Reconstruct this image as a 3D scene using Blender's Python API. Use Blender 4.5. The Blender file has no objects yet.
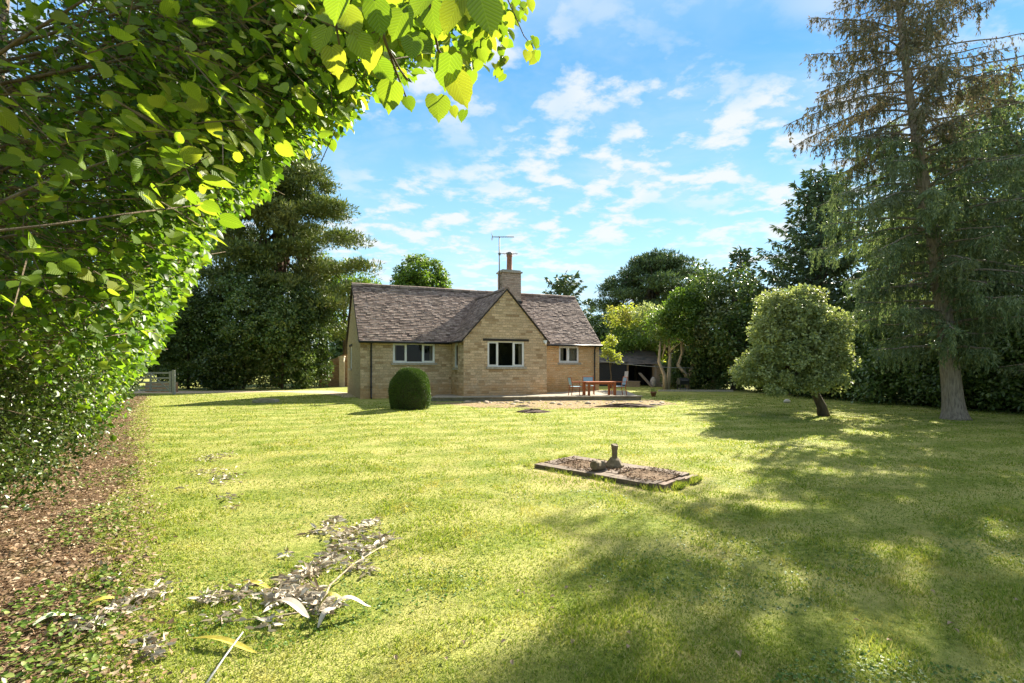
import bpy, math, random
import numpy as np
from mathutils import Vector, Matrix

SC = bpy.context.scene
COL = SC.collection
R = math.radians
PI = math.pi

# ------------------------------------------------------------------ camera
F = 512.0                       # focal length in pixels at 1024 wide (18 mm on 36 mm)
CAMH = 1.5
cam_d = bpy.data.cameras.new('camera')
cam = bpy.data.objects.new('camera', cam_d)
COL.objects.link(cam)
cam.location = (0, 0, CAMH)
cam.rotation_euler = (R(90), 0, 0)
cam_d.sensor_width = 36
cam_d.lens = 18
cam_d.shift_y = 23.5 / 1024
cam_d.clip_end = 2000
cam_d.clip_start = 0.05
SC.camera = cam

# ------------------------------------------------------------------ sun, sky, exposure
SUN_AZ = R(53)                  # from +X towards +Y
SUN_EL = R(33)
sd = Vector((math.cos(SUN_EL) * math.cos(SUN_AZ), math.cos(SUN_EL) * math.sin(SUN_AZ), math.sin(SUN_EL)))
sl = bpy.data.lights.new('sun', 'SUN')
sl.energy = 5.0
sl.angle = R(0.53)
sl.color = (1.0, 0.92, 0.76)
so = bpy.data.objects.new('sun', sl)
COL.objects.link(so)
so.location = (30, 26, 30)
so.rotation_mode = 'QUATERNION'
so.rotation_quaternion = sd.to_track_quat('Z', 'Y')

world = bpy.data.worlds.new("World")
SC.world = world
world.use_nodes = True
wt = world.node_tree
for n in list(wt.nodes):
    wt.nodes.remove(n)


def NN(t, typ, **kw):
    n = t.nodes.new(typ)
    for k, v in kw.items():
        if hasattr(n, k):
            setattr(n, k, v)
    return n


def wmath(op, a, b=None, clamp=False):
    n = wt.nodes.new('ShaderNodeMath')
    n.operation = op
    n.use_clamp = clamp
    for i, v in enumerate((a, b)):
        if v is None:
            continue
        if isinstance(v, (int, float)):
            n.inputs[i].default_value = v
        else:
            wt.links.new(v, n.inputs[i])
    return n.outputs[0]


sky = wt.nodes.new('ShaderNodeTexSky')
sky.sky_type = 'NISHITA'
sky.sun_disc = False
sky.sun_elevation = SUN_EL
sky.sun_rotation = R(90) - SUN_AZ
sky.air_density = 1.0
sky.dust_density = 0.0
sky.ozone_density = 1.6
tc = wt.nodes.new('ShaderNodeTexCoord')
sep = wt.nodes.new('ShaderNodeSeparateXYZ')
wt.links.new(tc.outputs['Generated'], sep.inputs[0])
dz = wmath('MAXIMUM', sep.outputs[2], 0.0)
den = wmath('ADD', dz, 0.16)
px_ = wmath('DIVIDE', sep.outputs[0], den)
py_ = wmath('DIVIDE', sep.outputs[1], den)
cmb = wt.nodes.new('ShaderNodeCombineXYZ')
wt.links.new(px_, cmb.inputs[0])
wt.links.new(py_, cmb.inputs[1])


def wnoise(scale, detail, rough, off, dist=0.0):
    mp = wt.nodes.new('ShaderNodeMapping')
    wt.links.new(cmb.outputs[0], mp.inputs[0])
    mp.inputs['Location'].default_value = off
    mp.inputs['Rotation'].default_value = (0, 0, R(-14))
    mp.inputs['Scale'].default_value = (1.0, 1.1, 1)
    n = wt.nodes.new('ShaderNodeTexNoise')
    n.inputs['Scale'].default_value = scale
    n.inputs['Detail'].default_value = detail
    n.inputs['Roughness'].default_value = rough
    n.inputs['Distortion'].default_value = dist
    wt.links.new(mp.outputs[0], n.inputs['Vector'])
    return n.outputs[0]


def wramp(v, a, b):
    n = wt.nodes.new('ShaderNodeMapRange')
    n.interpolation_type = 'SMOOTHSTEP'
    n.inputs['From Min'].default_value = a
    n.inputs['From Max'].default_value = b
    wt.links.new(v, n.inputs[0])
    return n.outputs[0]


c_small = wramp(wnoise(6.2, 8, 0.58, (1.3, 0.7, 0), 0.1), 0.44, 0.62)
c_big = wramp(wnoise(1.15, 3, 0.5, (4.1, 2.2, 0)), 0.33, 0.54)
veil = wmath('MULTIPLY', wramp(wnoise(1.3, 6, 0.6, (7.2, 5.1, 0), 0.6), 0.42, 0.78), 0.42)
cl = wmath('MULTIPLY', c_small, c_big)
cl = wmath('MULTIPLY', cl, 0.92)
cl = wmath('MAXIMUM', cl, veil)
horizon = wmath('MULTIPLY', wramp(dz, 0.4, 0.0), 0.12)     # thin bright air low down
cl = wmath('MAXIMUM', cl, horizon, True)
gr = wt.nodes.new('ShaderNodeValToRGB')
for e_, (p_, c_) in zip([gr.color_ramp.elements[0], gr.color_ramp.elements[1], gr.color_ramp.elements.new(.22), gr.color_ramp.elements.new(.5)],
                        [(0.0, (.55, .80, .90)), (1.0, (.035, .22, .62)), (.22, (.33, .67, .90)), (.50, (.075, .37, .82))]):
    e_.position = p_; e_.color = (*c_, 1)
wt.links.new(dz, gr.inputs[0])
sc_ = wt.nodes.new('ShaderNodeMix'); sc_.data_type = 'RGBA'; sc_.blend_type = 'MULTIPLY'
sc_.inputs['Factor'].default_value = 1
wt.links.new(gr.outputs[0], sc_.inputs['A']); sc_.inputs['B'].default_value = (3.35, 3.3, 3.25, 1)
hs = wt.nodes.new('ShaderNodeMix'); hs.data_type = 'RGBA'
hs.inputs['Factor'].default_value = 0.14
wt.links.new(sc_.outputs['Result'], hs.inputs['A']); wt.links.new(sky.outputs[0], hs.inputs['B'])
mx = wt.nodes.new('ShaderNodeMix')
mx.data_type = 'RGBA'
wt.links.new(cl, mx.inputs['Factor'])
wt.links.new(hs.outputs['Result'], mx.inputs['A'])
mx.inputs['B'].default_value = (2.6, 2.7, 2.75, 1)
bg = wt.nodes.new('ShaderNodeBackground')
bg.inputs['Strength'].default_value = 0.10
wt.links.new(mx.outputs['Result'], bg.inputs['Color'])
wo = wt.nodes.new('ShaderNodeOutputWorld')
wt.links.new(bg.outputs[0], wo.inputs[0])

SC.view_settings.view_transform = 'Standard'
SC.view_settings.look = 'None'
SC.view_settings.exposure = 1.88
SC.view_settings.gamma = 1
SC.render.engine = 'CYCLES'
SC.cycles.max_bounces = 6
SC.cycles.diffuse_bounces = 3
SC.cycles.transmission_bounces = 4
SC.cycles.transparent_max_bounces = 6
SC.cycles.use_denoising = True
SC.cycles.sample_clamp_indirect = 6


# ------------------------------------------------------------------ helpers
def px(x, y, z):
    """world point at depth z seen at pixel x, y"""
    return Vector(((x - 512) / F * z, z, CAMH + (365 - y) / F * z))


def gpt(x, y, h=0.0):
    z = (CAMH - h) * F / (y - 365)
    return Vector(((x - 512) / F * z, z, h))


def tag(o, label=None, cat=None, group=None, kind=None):
    if label: o['label'] = label
    if cat: o['category'] = cat
    if group: o['group'] = group
    if kind: o['kind'] = kind
    return o


def empty(name, loc, rz=0.0):
    o = bpy.data.objects.new(name, None)
    o.empty_display_size = 0.2
    o.location = loc
    o.rotation_euler = (0, 0, rz)
    COL.objects.link(o)
    return o


def np_mesh(name, V, Fc, mat, parent=None, uv=None, smooth=False, mats=None, loc=None):
    """V (n,3); Fc (m,k) uniform faces."""
    V = np.asarray(V, np.float32)
    Fc = np.asarray(Fc, np.int32)
    me = bpy.data.meshes.new(name)
    m, k = Fc.shape
    me.vertices.add(len(V))
    me.vertices.foreach_set('co', V.ravel())
    me.loops.add(m * k)
    me.loops.foreach_set('vertex_index', Fc.ravel())
    me.polygons.add(m)
    me.polygons.foreach_set('loop_start', np.arange(0, m * k, k, dtype=np.int32))
    if smooth:
        me.polygons.foreach_set('use_smooth', np.ones(m, dtype=bool))
    if uv is not None:
        l = me.uv_layers.new(name='UVMap')
        l.data.foreach_set('uv', np.asarray(uv, np.float32)[Fc.ravel()].ravel())
    me.update(calc_edges=True)
    me.materials.append(mat)
    o = bpy.data.objects.new(name, me)
    COL.objects.link(o)
    if parent is not None: o.parent = parent
    if loc is not None: o.location = loc
    return o


class MB:
    """collects polygons into one mesh"""
    def __init__(s):
        s.v = []; s.f = []; s.uv = []; s.mi = []

    def face(s, pts, uv=None, mi=0):
        i = len(s.v)
        s.v += [tuple(p) for p in pts]
        s.f.append(list(range(i, i + len(pts))))
        s.uv += list(uv) if uv else [(0, 0)] * len(pts)
        s.mi.append(mi)

    def box(s, a, b, M=None, mi=0):
        x0, y0, z0 = a; x1, y1, z1 = b
        P = [Vector(p) for p in ((x0, y0, z0), (x1, y0, z0), (x1, y1, z0), (x0, y1, z0), (x0, y0, z1), (x1, y0, z1), (x1, y1, z1), (x0, y1, z1))]
        if M: P = [M @ p for p in P]
        dx, dy, dzz = x1 - x0, y1 - y0, z1 - z0
        for idx, (w, h) in (((0, 1, 5, 4), (dx, dzz)), ((1, 2, 6, 5), (dy, dzz)), ((2, 3, 7, 6), (dx, dzz)), ((3, 0, 4, 7), (dy, dzz)), ((4, 5, 6, 7), (dx, dy)), ((3, 2, 1, 0), (dx, dy))):
            s.face([P[i] for i in idx], [(0, 0), (w, 0), (w, h), (0, h)], mi)

    def tube(s, pts, rad, n=8, cap=True, smooth=True):
        pts = [Vector(p) for p in pts]
        if isinstance(rad, (int, float)): rad = [rad] * len(pts)
        rings = []
        up = Vector((0, 0, 1))
        pl = 0.0
        for i, p in enumerate(pts):
            t = (pts[min(i + 1, len(pts) - 1)] - pts[max(i - 1, 0)])
            if t.length < 1e-9: t = Vector((0, 0, 1))
            t.normalize()
            a = t.orthogonal() if i == 0 else (s_prev - t * s_prev.dot(t))
            if a.length < 1e-6: a = t.orthogonal()
            a.normalize(); s_prev = a
            b = t.cross(a)
            rings.append([p + (a * math.cos(2 * PI * k / n) + b * math.sin(2 * PI * k / n)) * rad[i] for k in range(n)])
        i0 = len(s.v)
        for ri, r in enumerate(rings):
            if ri: pl += (pts[ri] - pts[ri - 1]).length
            for k, p in enumerate(r):
                s.v.append(tuple(p)); s.uv.append((k / n, pl))
        for i in range(len(rings) - 1):
            for k in range(n):
                s.f.append([i0 + i * n + k, i0 + i * n + (k + 1) % n, i0 + (i + 1) * n + (k + 1) % n, i0 + (i + 1) * n + k]); s.mi.append(0)
        if cap:
            s.f.append([i0 + k for k in range(n)][::-1]); s.mi.append(0)
            s.f.append([i0 + (len(rings) - 1) * n + k for k in range(n)]); s.mi.append(0)

    def lathe(s, prof, n=16, c=(0, 0, 0), jitter=0.0, rnd=None):
        i0 = len(s.v)
        for (r, z) in prof:
            for k in range(n):
                rr = r * (1 + (rnd.uniform(-jitter, jitter) if rnd else 0))
                s.v.append((c[0] + rr * math.cos(2 * PI * k / n), c[1] + rr * math.sin(2 * PI * k / n), c[2] + z)); s.uv.append((k / n, z))
        for i in range(len(prof) - 1):
            for k in range(n):
                s.f.append([i0 + i * n + k, i0 + i * n + (k + 1) % n, i0 + (i + 1) * n + (k + 1) % n, i0 + (i + 1) * n + k]); s.mi.append(0)
        s.f.append([i0 + k for k in range(n)][::-1]); s.mi.append(0)
        s.f.append([i0 + (len(prof) - 1) * n + k for k in range(n)]); s.mi.append(0)

    def build(s, name, mat, parent=None, smooth=False, bevel=0.0):
        me = bpy.data.meshes.new(name)
        me.from_pydata(s.v, [], s.f)
        l = me.uv_layers.new(name='UVMap')
        for lp in me.loops:
            l.data[lp.index].uv = s.uv[lp.vertex_index]
        for m in (mat if isinstance(mat, (list, tuple)) else [mat]):
            me.materials.append(m)
        for p, mi in zip(me.polygons, s.mi):
            p.material_index = mi
            p.use_smooth = smooth
        me.update()
        o = bpy.data.objects.new(name, me)
        COL.objects.link(o)
        if parent is not None: o.parent = parent
        if bevel:
            b = o.modifiers.new('bevel', 'BEVEL'); b.width = bevel; b.segments = 2; b.limit_method = 'ANGLE'
        return o


# ------------------------------------------------------------------ materials
class Mat:
    def __init__(s, name):
        s.m = bpy.data.materials.new(name); s.m.use_nodes = True
        s.t = s.m.node_tree
        s.t.nodes.clear()
        s.out = s.t.nodes.new('ShaderNodeOutputMaterial')
        s.tc = s.t.nodes.new('ShaderNodeTexCoord')

    def n(s, typ, **kw):
        n = s.t.nodes.new(typ)
        for k, v in kw.items(): setattr(n, k, v)
        return n

    def l(s, a, b): s.t.links.new(a, b)

    def setin(s, sock, v):
        if isinstance(v, bpy.types.NodeSocket): s.l(v, sock)
        else: sock.default_value = v

    def noise(s, scale, detail=4, rough=0.55, vec='Object', dist=0.0, sc=None):
        n = s.n('ShaderNodeTexNoise')
        n.inputs['Scale'].default_value = scale; n.inputs['Detail'].default_value = detail
        n.inputs['Roughness'].default_value = rough; n.inputs['Distortion'].default_value = dist
        v = s.tc.outputs[vec] if isinstance(vec, str) else vec
        if sc:
            mp = s.n('ShaderNodeMapping'); mp.inputs['Scale'].default_value = sc
            s.l(v, mp.inputs[0]); v = mp.outputs[0]
        s.l(v, n.inputs['Vector'])
        return n.outputs[0]

    def island(s):
        return s.n('ShaderNodeNewGeometry').outputs['Random Per Island']

    def ramp(s, fac, stops, interp='LINEAR'):
        n = s.n('ShaderNodeValToRGB')
        cr = n.color_ramp; cr.interpolation = interp
        while len(cr.elements) < len(stops): cr.elements.new(0.5)
        for e, (p, c) in zip(cr.elements, stops):
            e.position = p; e.color = (*c, 1) if len(c) == 3 else c
        s.l(fac, n.inputs[0])
        return n.outputs[0]

    def rng(s, v, a, b, c=0.0, d=1.0, smooth=True):
        n = s.n('ShaderNodeMapRange')
        if smooth: n.interpolation_type = 'SMOOTHSTEP'
        for i, q in enumerate((a, b, c, d)): n.inputs[i + 1].default_value = q
        s.l(v, n.inputs[0])
        return n.outputs[0]

    def mix(s, f, a, b, mode='MIX'):
        n = s.n('ShaderNodeMix'); n.data_type = 'RGBA'; n.blend_type = mode
        s.setin(n.inputs['Factor'], f)
        for k, v in (('A', a), ('B', b)):
            if isinstance(v, tuple) and len(v) == 3: v = (*v, 1)
            s.setin(n.inputs[k], v)
        return n.outputs['Result']

    def math(s, op, a, b=0.0):
        n = s.n('ShaderNodeMath'); n.operation = op
        s.setin(n.inputs[0], a); s.setin(n.inputs[1], b)
        return n.outputs[0]

    def bump(s, h, strength=0.5, dist=0.02):
        n = s.n('ShaderNodeBump'); n.inputs['Strength'].default_value = strength; n.inputs['Distance'].default_value = dist
        s.l(h, n.inputs['Height'])
        return n.outputs[0]

    def bsdf(s, col, rough=0.8, normal=None, metal=0.0, spec=0.5):
        b = s.n('ShaderNodeBsdfPrincipled')
        if isinstance(col, tuple) and len(col) == 3: col = (*col, 1)
        s.setin(b.inputs['Base Color'], col); s.setin(b.inputs['Roughness'], rough)
        b.inputs['Metallic'].default_value = metal
        b.inputs['Specular IOR Level'].default_value = spec
        if normal: s.l(normal, b.inputs['Normal'])
        s.l(b.outputs[0], s.out.inputs[0])
        s.b = b
        return s.m


def leaf_mat(name, cols, trans=0.35, tcol=None, rough=0.5, patch=None, pscale=0.5, spec=0.3, veins=False, patch2=None):
    """leaves: each leaf takes its own colour from the ramp; light passes through"""
    if name in ("dark_evergreen_leaf", "laurel_leaf", "cedar_needles", "silvery_green_leaf"): cols = [tuple(q * 1.35 for q in cc) for cc in cols]
    M = Mat(name)
    isl = M.island()
    n = len(cols)
    c = M.ramp(isl, [(i / max(n - 1, 1), q) for i, q in enumerate(cols)])
    if patch:
        c = M.mix(M.rng(M.noise(pscale, 3), 0.48, 0.68), c, M.mix(0.6, c, patch))
    if patch2:
        c = M.mix(M.rng(M.noise(pscale * 1.7, 5, .65, dist=.6), 0.52, 0.70, 0, .8), c, M.mix(0.7, c, patch2))
    normal = None
    if veins:
        sp = M.n('ShaderNodeSeparateXYZ'); M.l(M.tc.outputs['UV'], sp.inputs[0])
        ax = M.math('ABSOLUTE', M.math('SUBTRACT', sp.outputs[0], 0.5))
        ph = M.math('SUBTRACT', sp.outputs[1], M.math('MULTIPLY', ax, 0.9))
        w = M.math('SINE', M.math('MULTIPLY', ph, 52.0))
        side = M.rng(w, 0.55, 1.0)
        mid = M.rng(ax, 0.03, 0.0)
        v = M.math('MAXIMUM', side, mid)
        c = M.mix(M.math('MULTIPLY', v, 0.6), c, M.mix(1.0, c, (0.06, 0.09, 0.01), 'ADD'))
        normal = M.bump(w, 0.6, 0.003)
    b = M.n('ShaderNodeBsdfPrincipled')
    M.setin(b.inputs['Base Color'], c); b.inputs['Roughness'].default_value = rough
    b.inputs['Specular IOR Level'].default_value = spec
    if normal: M.l(normal, b.inputs['Normal'])
    tr = M.n('ShaderNodeBsdfTranslucent')
    tcn = M.mix(1.0, c, (tcol or (1.5, 1.7, 0.6)) + (1,), 'MULTIPLY')
    M.l(tcn, tr.inputs[0])
    ms = M.n('ShaderNodeMixShader'); ms.inputs[0].default_value = trans
    M.l(b.outputs[0], ms.inputs[1]); M.l(tr.outputs[0], ms.inputs[2])
    M.l(ms.outputs[0], M.out.inputs[0])
    return M.m


def simple(name, col, rough=0.7, var=0.25, scale=8, bump=0.0, metal=0.0, spec=0.5, vec='Object'):
    M = Mat(name)
    n = M.noise(scale, 5, 0.6, vec)
    lo = tuple(c * (1 - var) for c in col); hi = tuple(min(1, c * (1 + var)) for c in col)
    c = M.ramp(n, [(0.3, lo), (0.7, hi)])
    return M.bsdf(c, rough, M.bump(n, bump, 0.02) if bump else None, metal, spec)


def bark(name, c0, c1, sc=(6, 6, 1.2), b=0.8):
    M = Mat(name)
    n = M.noise(3.0, 7, 0.65, 'Object', 0.4, sc)
    c = M.ramp(n, [(0.3, c0), (0.68, c1)])
    return M.bsdf(c, 0.9, M.bump(n, b, 0.04), spec=0.2)


def stone_mat(name, cols, bw=0.30, bh=0.11, mortar=(0.40, 0.34, 0.24), stain=None):
    M = Mat(name)
    uvn = M.tc.outputs['UV']
    # wobble the coursing a little
    nz = M.n('ShaderNodeTexNoise'); nz.inputs['Scale'].default_value = 2.2; nz.inputs['Detail'].default_value = 2
    M.l(uvn, nz.inputs['Vector'])
    vm = M.n('ShaderNodeVectorMath'); vm.operation = 'MULTIPLY_ADD'
    M.l(nz.outputs['Color'], vm.inputs[0]); vm.inputs[1].default_value = (0.06, 0.035, 0); M.l(uvn, vm.inputs[2])
    br = M.n('ShaderNodeTexBrick')
    br.offset_frequency = 2; br.offset = 0.43; br.squash = 0.75; br.squash_frequency = 3
    M.l(vm.outputs[0], br.inputs['Vector'])
    br.inputs['Scale'].default_value = 1.0
    br.inputs['Brick Width'].default_value = bw; br.inputs['Row Height'].default_value = bh
    br.inputs['Mortar Size'].default_value = 0.009; br.inputs['Mortar Smooth'].default_value = 0.3
    br.inputs['Color1'].default_value = (0, 0, 0, 1); br.inputs['Color2'].default_value = (1, 1, 1, 1)
    br.inputs['Mortar'].default_value = (0.5, 0.5, 0.5, 1)
    n = len(cols)
    c = M.ramp(br.outputs['Color'], [(i / (n - 1), q) for i, q in enumerate(cols)])
    fine = M.noise(14, 6, 0.7, uvn)
    c = M.mix(M.rng(fine, 0.35, 0.7, 0.0, 0.6), c, M.mix(1.0, c, (0.55, 0.52, 0.48), 'MULTIPLY'))
    c = M.mix(M.rng(M.noise(26, 5, 0.75, uvn), 0.52, 0.68, 0.0, 0.75), c, (0.15, 0.11, 0.065))
    c = M.mix(M.math('MULTIPLY', br.outputs['Fac'], 0.75), c, mortar)
    if stain:
        sp = M.n('ShaderNodeSeparateXYZ'); M.l(uvn, sp.inputs[0])
        low = M.rng(M.math('ADD', sp.outputs[1], M.math('MULTIPLY', M.noise(3.2, 5, 0.7, uvn), -2.6)), -0.25, -1.2)
        c = M.mix(M.math('MULTIPLY', low, 0.5), c, stain)
    h = M.math('SUBTRACT', M.math('MULTIPLY', fine, 0.8), M.math('MULTIPLY', br.outputs['Fac'], 0.9))
    h = M.math('ADD', h, M.math('MULTIPLY', br.outputs['Color'], 0.5))
    return M.bsdf(c, 0.92, M.bump(h, 1.0, 0.06), spec=0.15)


MT = {}
MT['stone'] = stone_mat('weathered_limestone', [(0.44, 0.31, 0.18), (0.68, 0.50, 0.32), (0.84, 0.66, 0.45), (0.60, 0.46, 0.30), (0.88, 0.68, 0.46)], .34, .12, mortar=(.42, .32, .22), stain=(0.66, 0.36, 0.15))
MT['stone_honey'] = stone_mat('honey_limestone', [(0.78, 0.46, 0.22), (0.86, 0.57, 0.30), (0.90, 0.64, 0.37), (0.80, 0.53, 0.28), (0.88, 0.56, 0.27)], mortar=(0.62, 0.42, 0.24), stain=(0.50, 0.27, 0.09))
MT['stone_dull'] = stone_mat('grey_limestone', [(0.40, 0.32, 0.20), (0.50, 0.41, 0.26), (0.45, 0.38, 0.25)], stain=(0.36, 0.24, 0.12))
MT['garden_stone'] = stone_mat('garden_wall_stone', [(0.42, 0.24, 0.13), (0.58, 0.40, 0.24), (0.50, 0.29, 0.16)], 0.26, 0.09)


def tile_mat(name, cols, lichen=(0.42, 0.38, 0.30)):
    M = Mat(name)
    c = M.ramp(M.island(), [(i / (len(cols) - 1), q) for i, q in enumerate(cols)])
    c = M.mix(M.rng(M.noise(9, 6, 0.7), 0.50, 0.68, 0, 0.6), c, lichen)
    c = M.mix(M.rng(M.noise(1.1, 4, 0.6), 0.45, 0.7, 0, 0.5), c, (0.10, 0.075, 0.06))
    return M.bsdf(c, 0.85, M.bump(M.noise(30, 5, 0.7), 0.6, 0.01), spec=0.25)


MT['tiles'] = tile_mat('stone_roof_tiles', [(0.075, 0.05, 0.042), (0.27, 0.195, 0.16), (0.14, 0.095, 0.08), (0.36, 0.275, 0.23), (0.20, 0.14, 0.115)], (0.46, 0.38, 0.31))
MT['tiles_dark'] = tile_mat('dark_roof_tiles', [(0.06, 0.06, 0.06), (0.10, 0.095, 0.09), (0.13, 0.11, 0.1)], (0.16, 0.15, 0.13))
MT['render_stone'] = stone_mat('chimney_stone', [(0.40, 0.30, 0.23), (0.54, 0.42, 0.33), (0.66, 0.53, 0.42), (0.48, 0.37, 0.29)], 0.25, 0.1, (0.3, 0.27, 0.22))
MT['terracotta'] = simple('terracotta', (0.27, 0.12, 0.075), 0.8, 0.35, 9)
MT['upvc'] = simple('white_window_frame', (0.78, 0.79, 0.80), 0.35, 0.05, 3)
MT['black'] = simple('black_paint', (0.015, 0.015, 0.016), 0.4, 0.3, 5)
MT['dark_wood'] = simple('dark_stained_wood', (0.022, 0.017, 0.013), 0.6, 0.4, 6)
MT['sill'] = simple('stone_sill', (0.36, 0.33, 0.27), 0.85, 0.3, 12, 0.3)
MT['metal_grey'] = simple('galvanised_metal', (0.16, 0.16, 0.165), 0.6, 0.2, 10, metal=0.3)
MT['curtain'] = simple('beige_curtain', (0.5, 0.43, 0.33), 0.9, 0.25, 3)
MT['interior'] = simple('room_shade_black', (0.02, 0.02, 0.02), 0.9, 0.1, 2)  # near-black: the shade of the rooms is put into the colour
MT['paving'] = None
g = Mat('window_glass')
tb = g.n('ShaderNodeBsdfTransparent'); tb.inputs[0].default_value = (0.72, 0.76, 0.76, 1)
gb = g.n('ShaderNodeBsdfGlossy'); gb.inputs['Roughness'].default_value = 0.02
fr = g.n('ShaderNodeFresnel'); fr.inputs[0].default_value = 1.35
ms = g.n('ShaderNodeMixShader'); g.l(fr.outputs[0], ms.inputs[0]); g.l(tb.outputs[0], ms.inputs[1]); g.l(gb.outputs[0], ms.inputs[2])
g.l(ms.outputs[0], g.out.inputs[0]); MT['glass'] = g.m


def weather_wood(name, col, rough=0.8):
    M = Mat(name)
    n = M.noise(5, 7, 0.65, 'Object', 0.5, (1.5, 1.5, 8))
    c = M.ramp(n, [(0.3, tuple(q * 0.55 for q in col)), (0.7, tuple(min(1, q * 1.3) for q in col))])
    return M.bsdf(c, rough, M.bump(n, 0.4, 0.01), spec=0.25)


MT['board_black'] = weather_wood('black_weatherboard', (0.020, 0.024, 0.034), 0.6)
MT['board_grey'] = weather_wood('weathered_boards', (0.26, 0.21, 0.16))
MT['board_pale'] = weather_wood('pale_painted_boards', (0.50, 0.46, 0.43))
MT['orange_wood'] = weather_wood('oiled_hardwood', (0.38, 0.115, 0.04), 0.45)
MT['sling'] = simple('pale_blue_sling', (0.25, 0.42, 0.52), 0.8, 0.1, 20)
MT['gate'] = weather_wood('pale_gate_wood', (0.36, 0.355, 0.34))
MT['post'] = weather_wood('timber_post', (0.20, 0.15, 0.10))

G1 = leaf_mat
MT['lime_leaf'] = G1('lime_leaf', [(0.022, 0.06, 0.007), (0.065, 0.14, 0.012), (0.12, 0.215, 0.02), (0.035, 0.085, 0.009), (0.19, 0.27, 0.032)], 0.52, (2.4, 2.2, 0.9), 0.42, spec=0.4)
MT['lime_near'] = G1('lime_leaf_veined', [(0.07, 0.13, 0.01), (0.11, 0.20, 0.018), (0.16, 0.24, 0.025), (0.21, 0.25, 0.03)], 0.55, (2.0, 1.8, 0.8), 0.42, spec=0.35, veins=True)
MT['hedge_leaf'] = G1('hedge_leaf', [(0.018, 0.036, 0.007), (0.035, 0.070, 0.013), (0.06, 0.10, 0.02), (0.12, 0.15, 0.04), (0.03, 0.055, 0.012)], 0.25, (1.6, 1.7, 0.7), 0.35, spec=0.5)
MT['laurel'] = G1('laurel_leaf', [(0.035, 0.065, 0.016), (0.06, 0.105, 0.024), (0.09, 0.14, 0.035), (0.17, 0.20, 0.08)], 0.2, (1.4, 1.5, 0.6), 0.32, patch=(0.09, 0.08, 0.03), pscale=0.4, spec=0.5)
MT['dark_leaf'] = G1('dark_evergreen_leaf', [(0.022, 0.042, 0.013), (0.04, 0.07, 0.018), (0.06, 0.095, 0.024), (0.09, 0.125, 0.035)], 0.18, (1.4, 1.5, 0.6), 0.45, patch=(0.07, 0.09, 0.025), pscale=0.5)
MT['pine'] = G1('pine_needles', [(0.055, 0.085, 0.024), (0.10, 0.14, 0.038), (0.15, 0.19, 0.05), (0.23, 0.25, 0.075)], 0.15, (1.3, 1.4, 0.7), 0.5, patch=(0.20, 0.20, 0.07), pscale=0.3)
MT['spruce'] = G1('spruce_needles', [(0.07, 0.11, 0.05), (0.12, 0.17, 0.08), (0.18, 0.235, 0.11), (0.28, 0.31, 0.16)], 0.25, (1.3, 1.4, 0.8), 0.5, patch=(0.12, 0.13, 0.07), pscale=0.5)
MT['dead_needle'] = G1('withered_needles', [(0.13, 0.09, 0.065), (0.12, 0.135, 0.07), (0.18, 0.145, 0.10), (0.10, 0.125, 0.06), (0.26, 0.21, 0.15), (0.14, 0.17, 0.09)], 0.2, (1.3, 1.1, 0.8), 0.7)
MT['cedar'] = G1('cedar_needles', [(0.035, 0.06, 0.025), (0.06, 0.09, 0.04), (0.09, 0.125, 0.05)], 0.12, (1.2, 1.3, 0.8), 0.6)
MT['yellow_green'] = G1('yellow_green_leaf', [(0.14, 0.20, 0.03), (0.22, 0.28, 0.05), (0.32, 0.35, 0.08), (0.18, 0.24, 0.05)], 0.45, (1.7, 1.6, 0.7), 0.5, patch=(0.30, 0.25, 0.13), pscale=0.6)
MT['mid_green'] = G1('mid_green_leaf', [(0.06, 0.11, 0.018), (0.10, 0.17, 0.03), (0.15, 0.22, 0.045), (0.08, 0.14, 0.025)], 0.35, (1.6, 1.7, 0.6), 0.5, patch=(0.13, 0.17, 0.04), pscale=0.5)
MT['silver_green'] = G1('silvery_green_leaf', [(0.12, 0.155, 0.065), (0.18, 0.225, 0.10), (0.26, 0.30, 0.15), (0.34, 0.36, 0.18)], 0.30, (1.4, 1.4, 0.7), 0.5, patch=(0.22, 0.24, 0.09), pscale=1.0)
MT['bush_leaf'] = G1('clipped_yew_leaf', [(0.035, 0.07, 0.016), (0.06, 0.11, 0.025), (0.09, 0.15, 0.035), (0.14, 0.20, 0.05)], 0.15, (1.3, 1.4, 0.6), 0.5)
MT['bark_spruce'] = bark('spruce_bark', (0.13, 0.10, 0.08), (0.42, 0.35, 0.28), (9, 9, 1.6), 1.0)
MT['bark_pine'] = bark('pine_bark', (0.07, 0.045, 0.033), (0.19, 0.12, 0.085))
MT['bark_dark'] = bark('dark_bark', (0.045, 0.036, 0.028), (0.13, 0.105, 0.08))
MT['bark_pale'] = bark('pale_bark', (0.24, 0.18, 0.12), (0.50, 0.42, 0.30))
MT['twig'] = bark('twig_bark', (0.07, 0.05, 0.035), (0.22, 0.17, 0.11))

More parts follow.
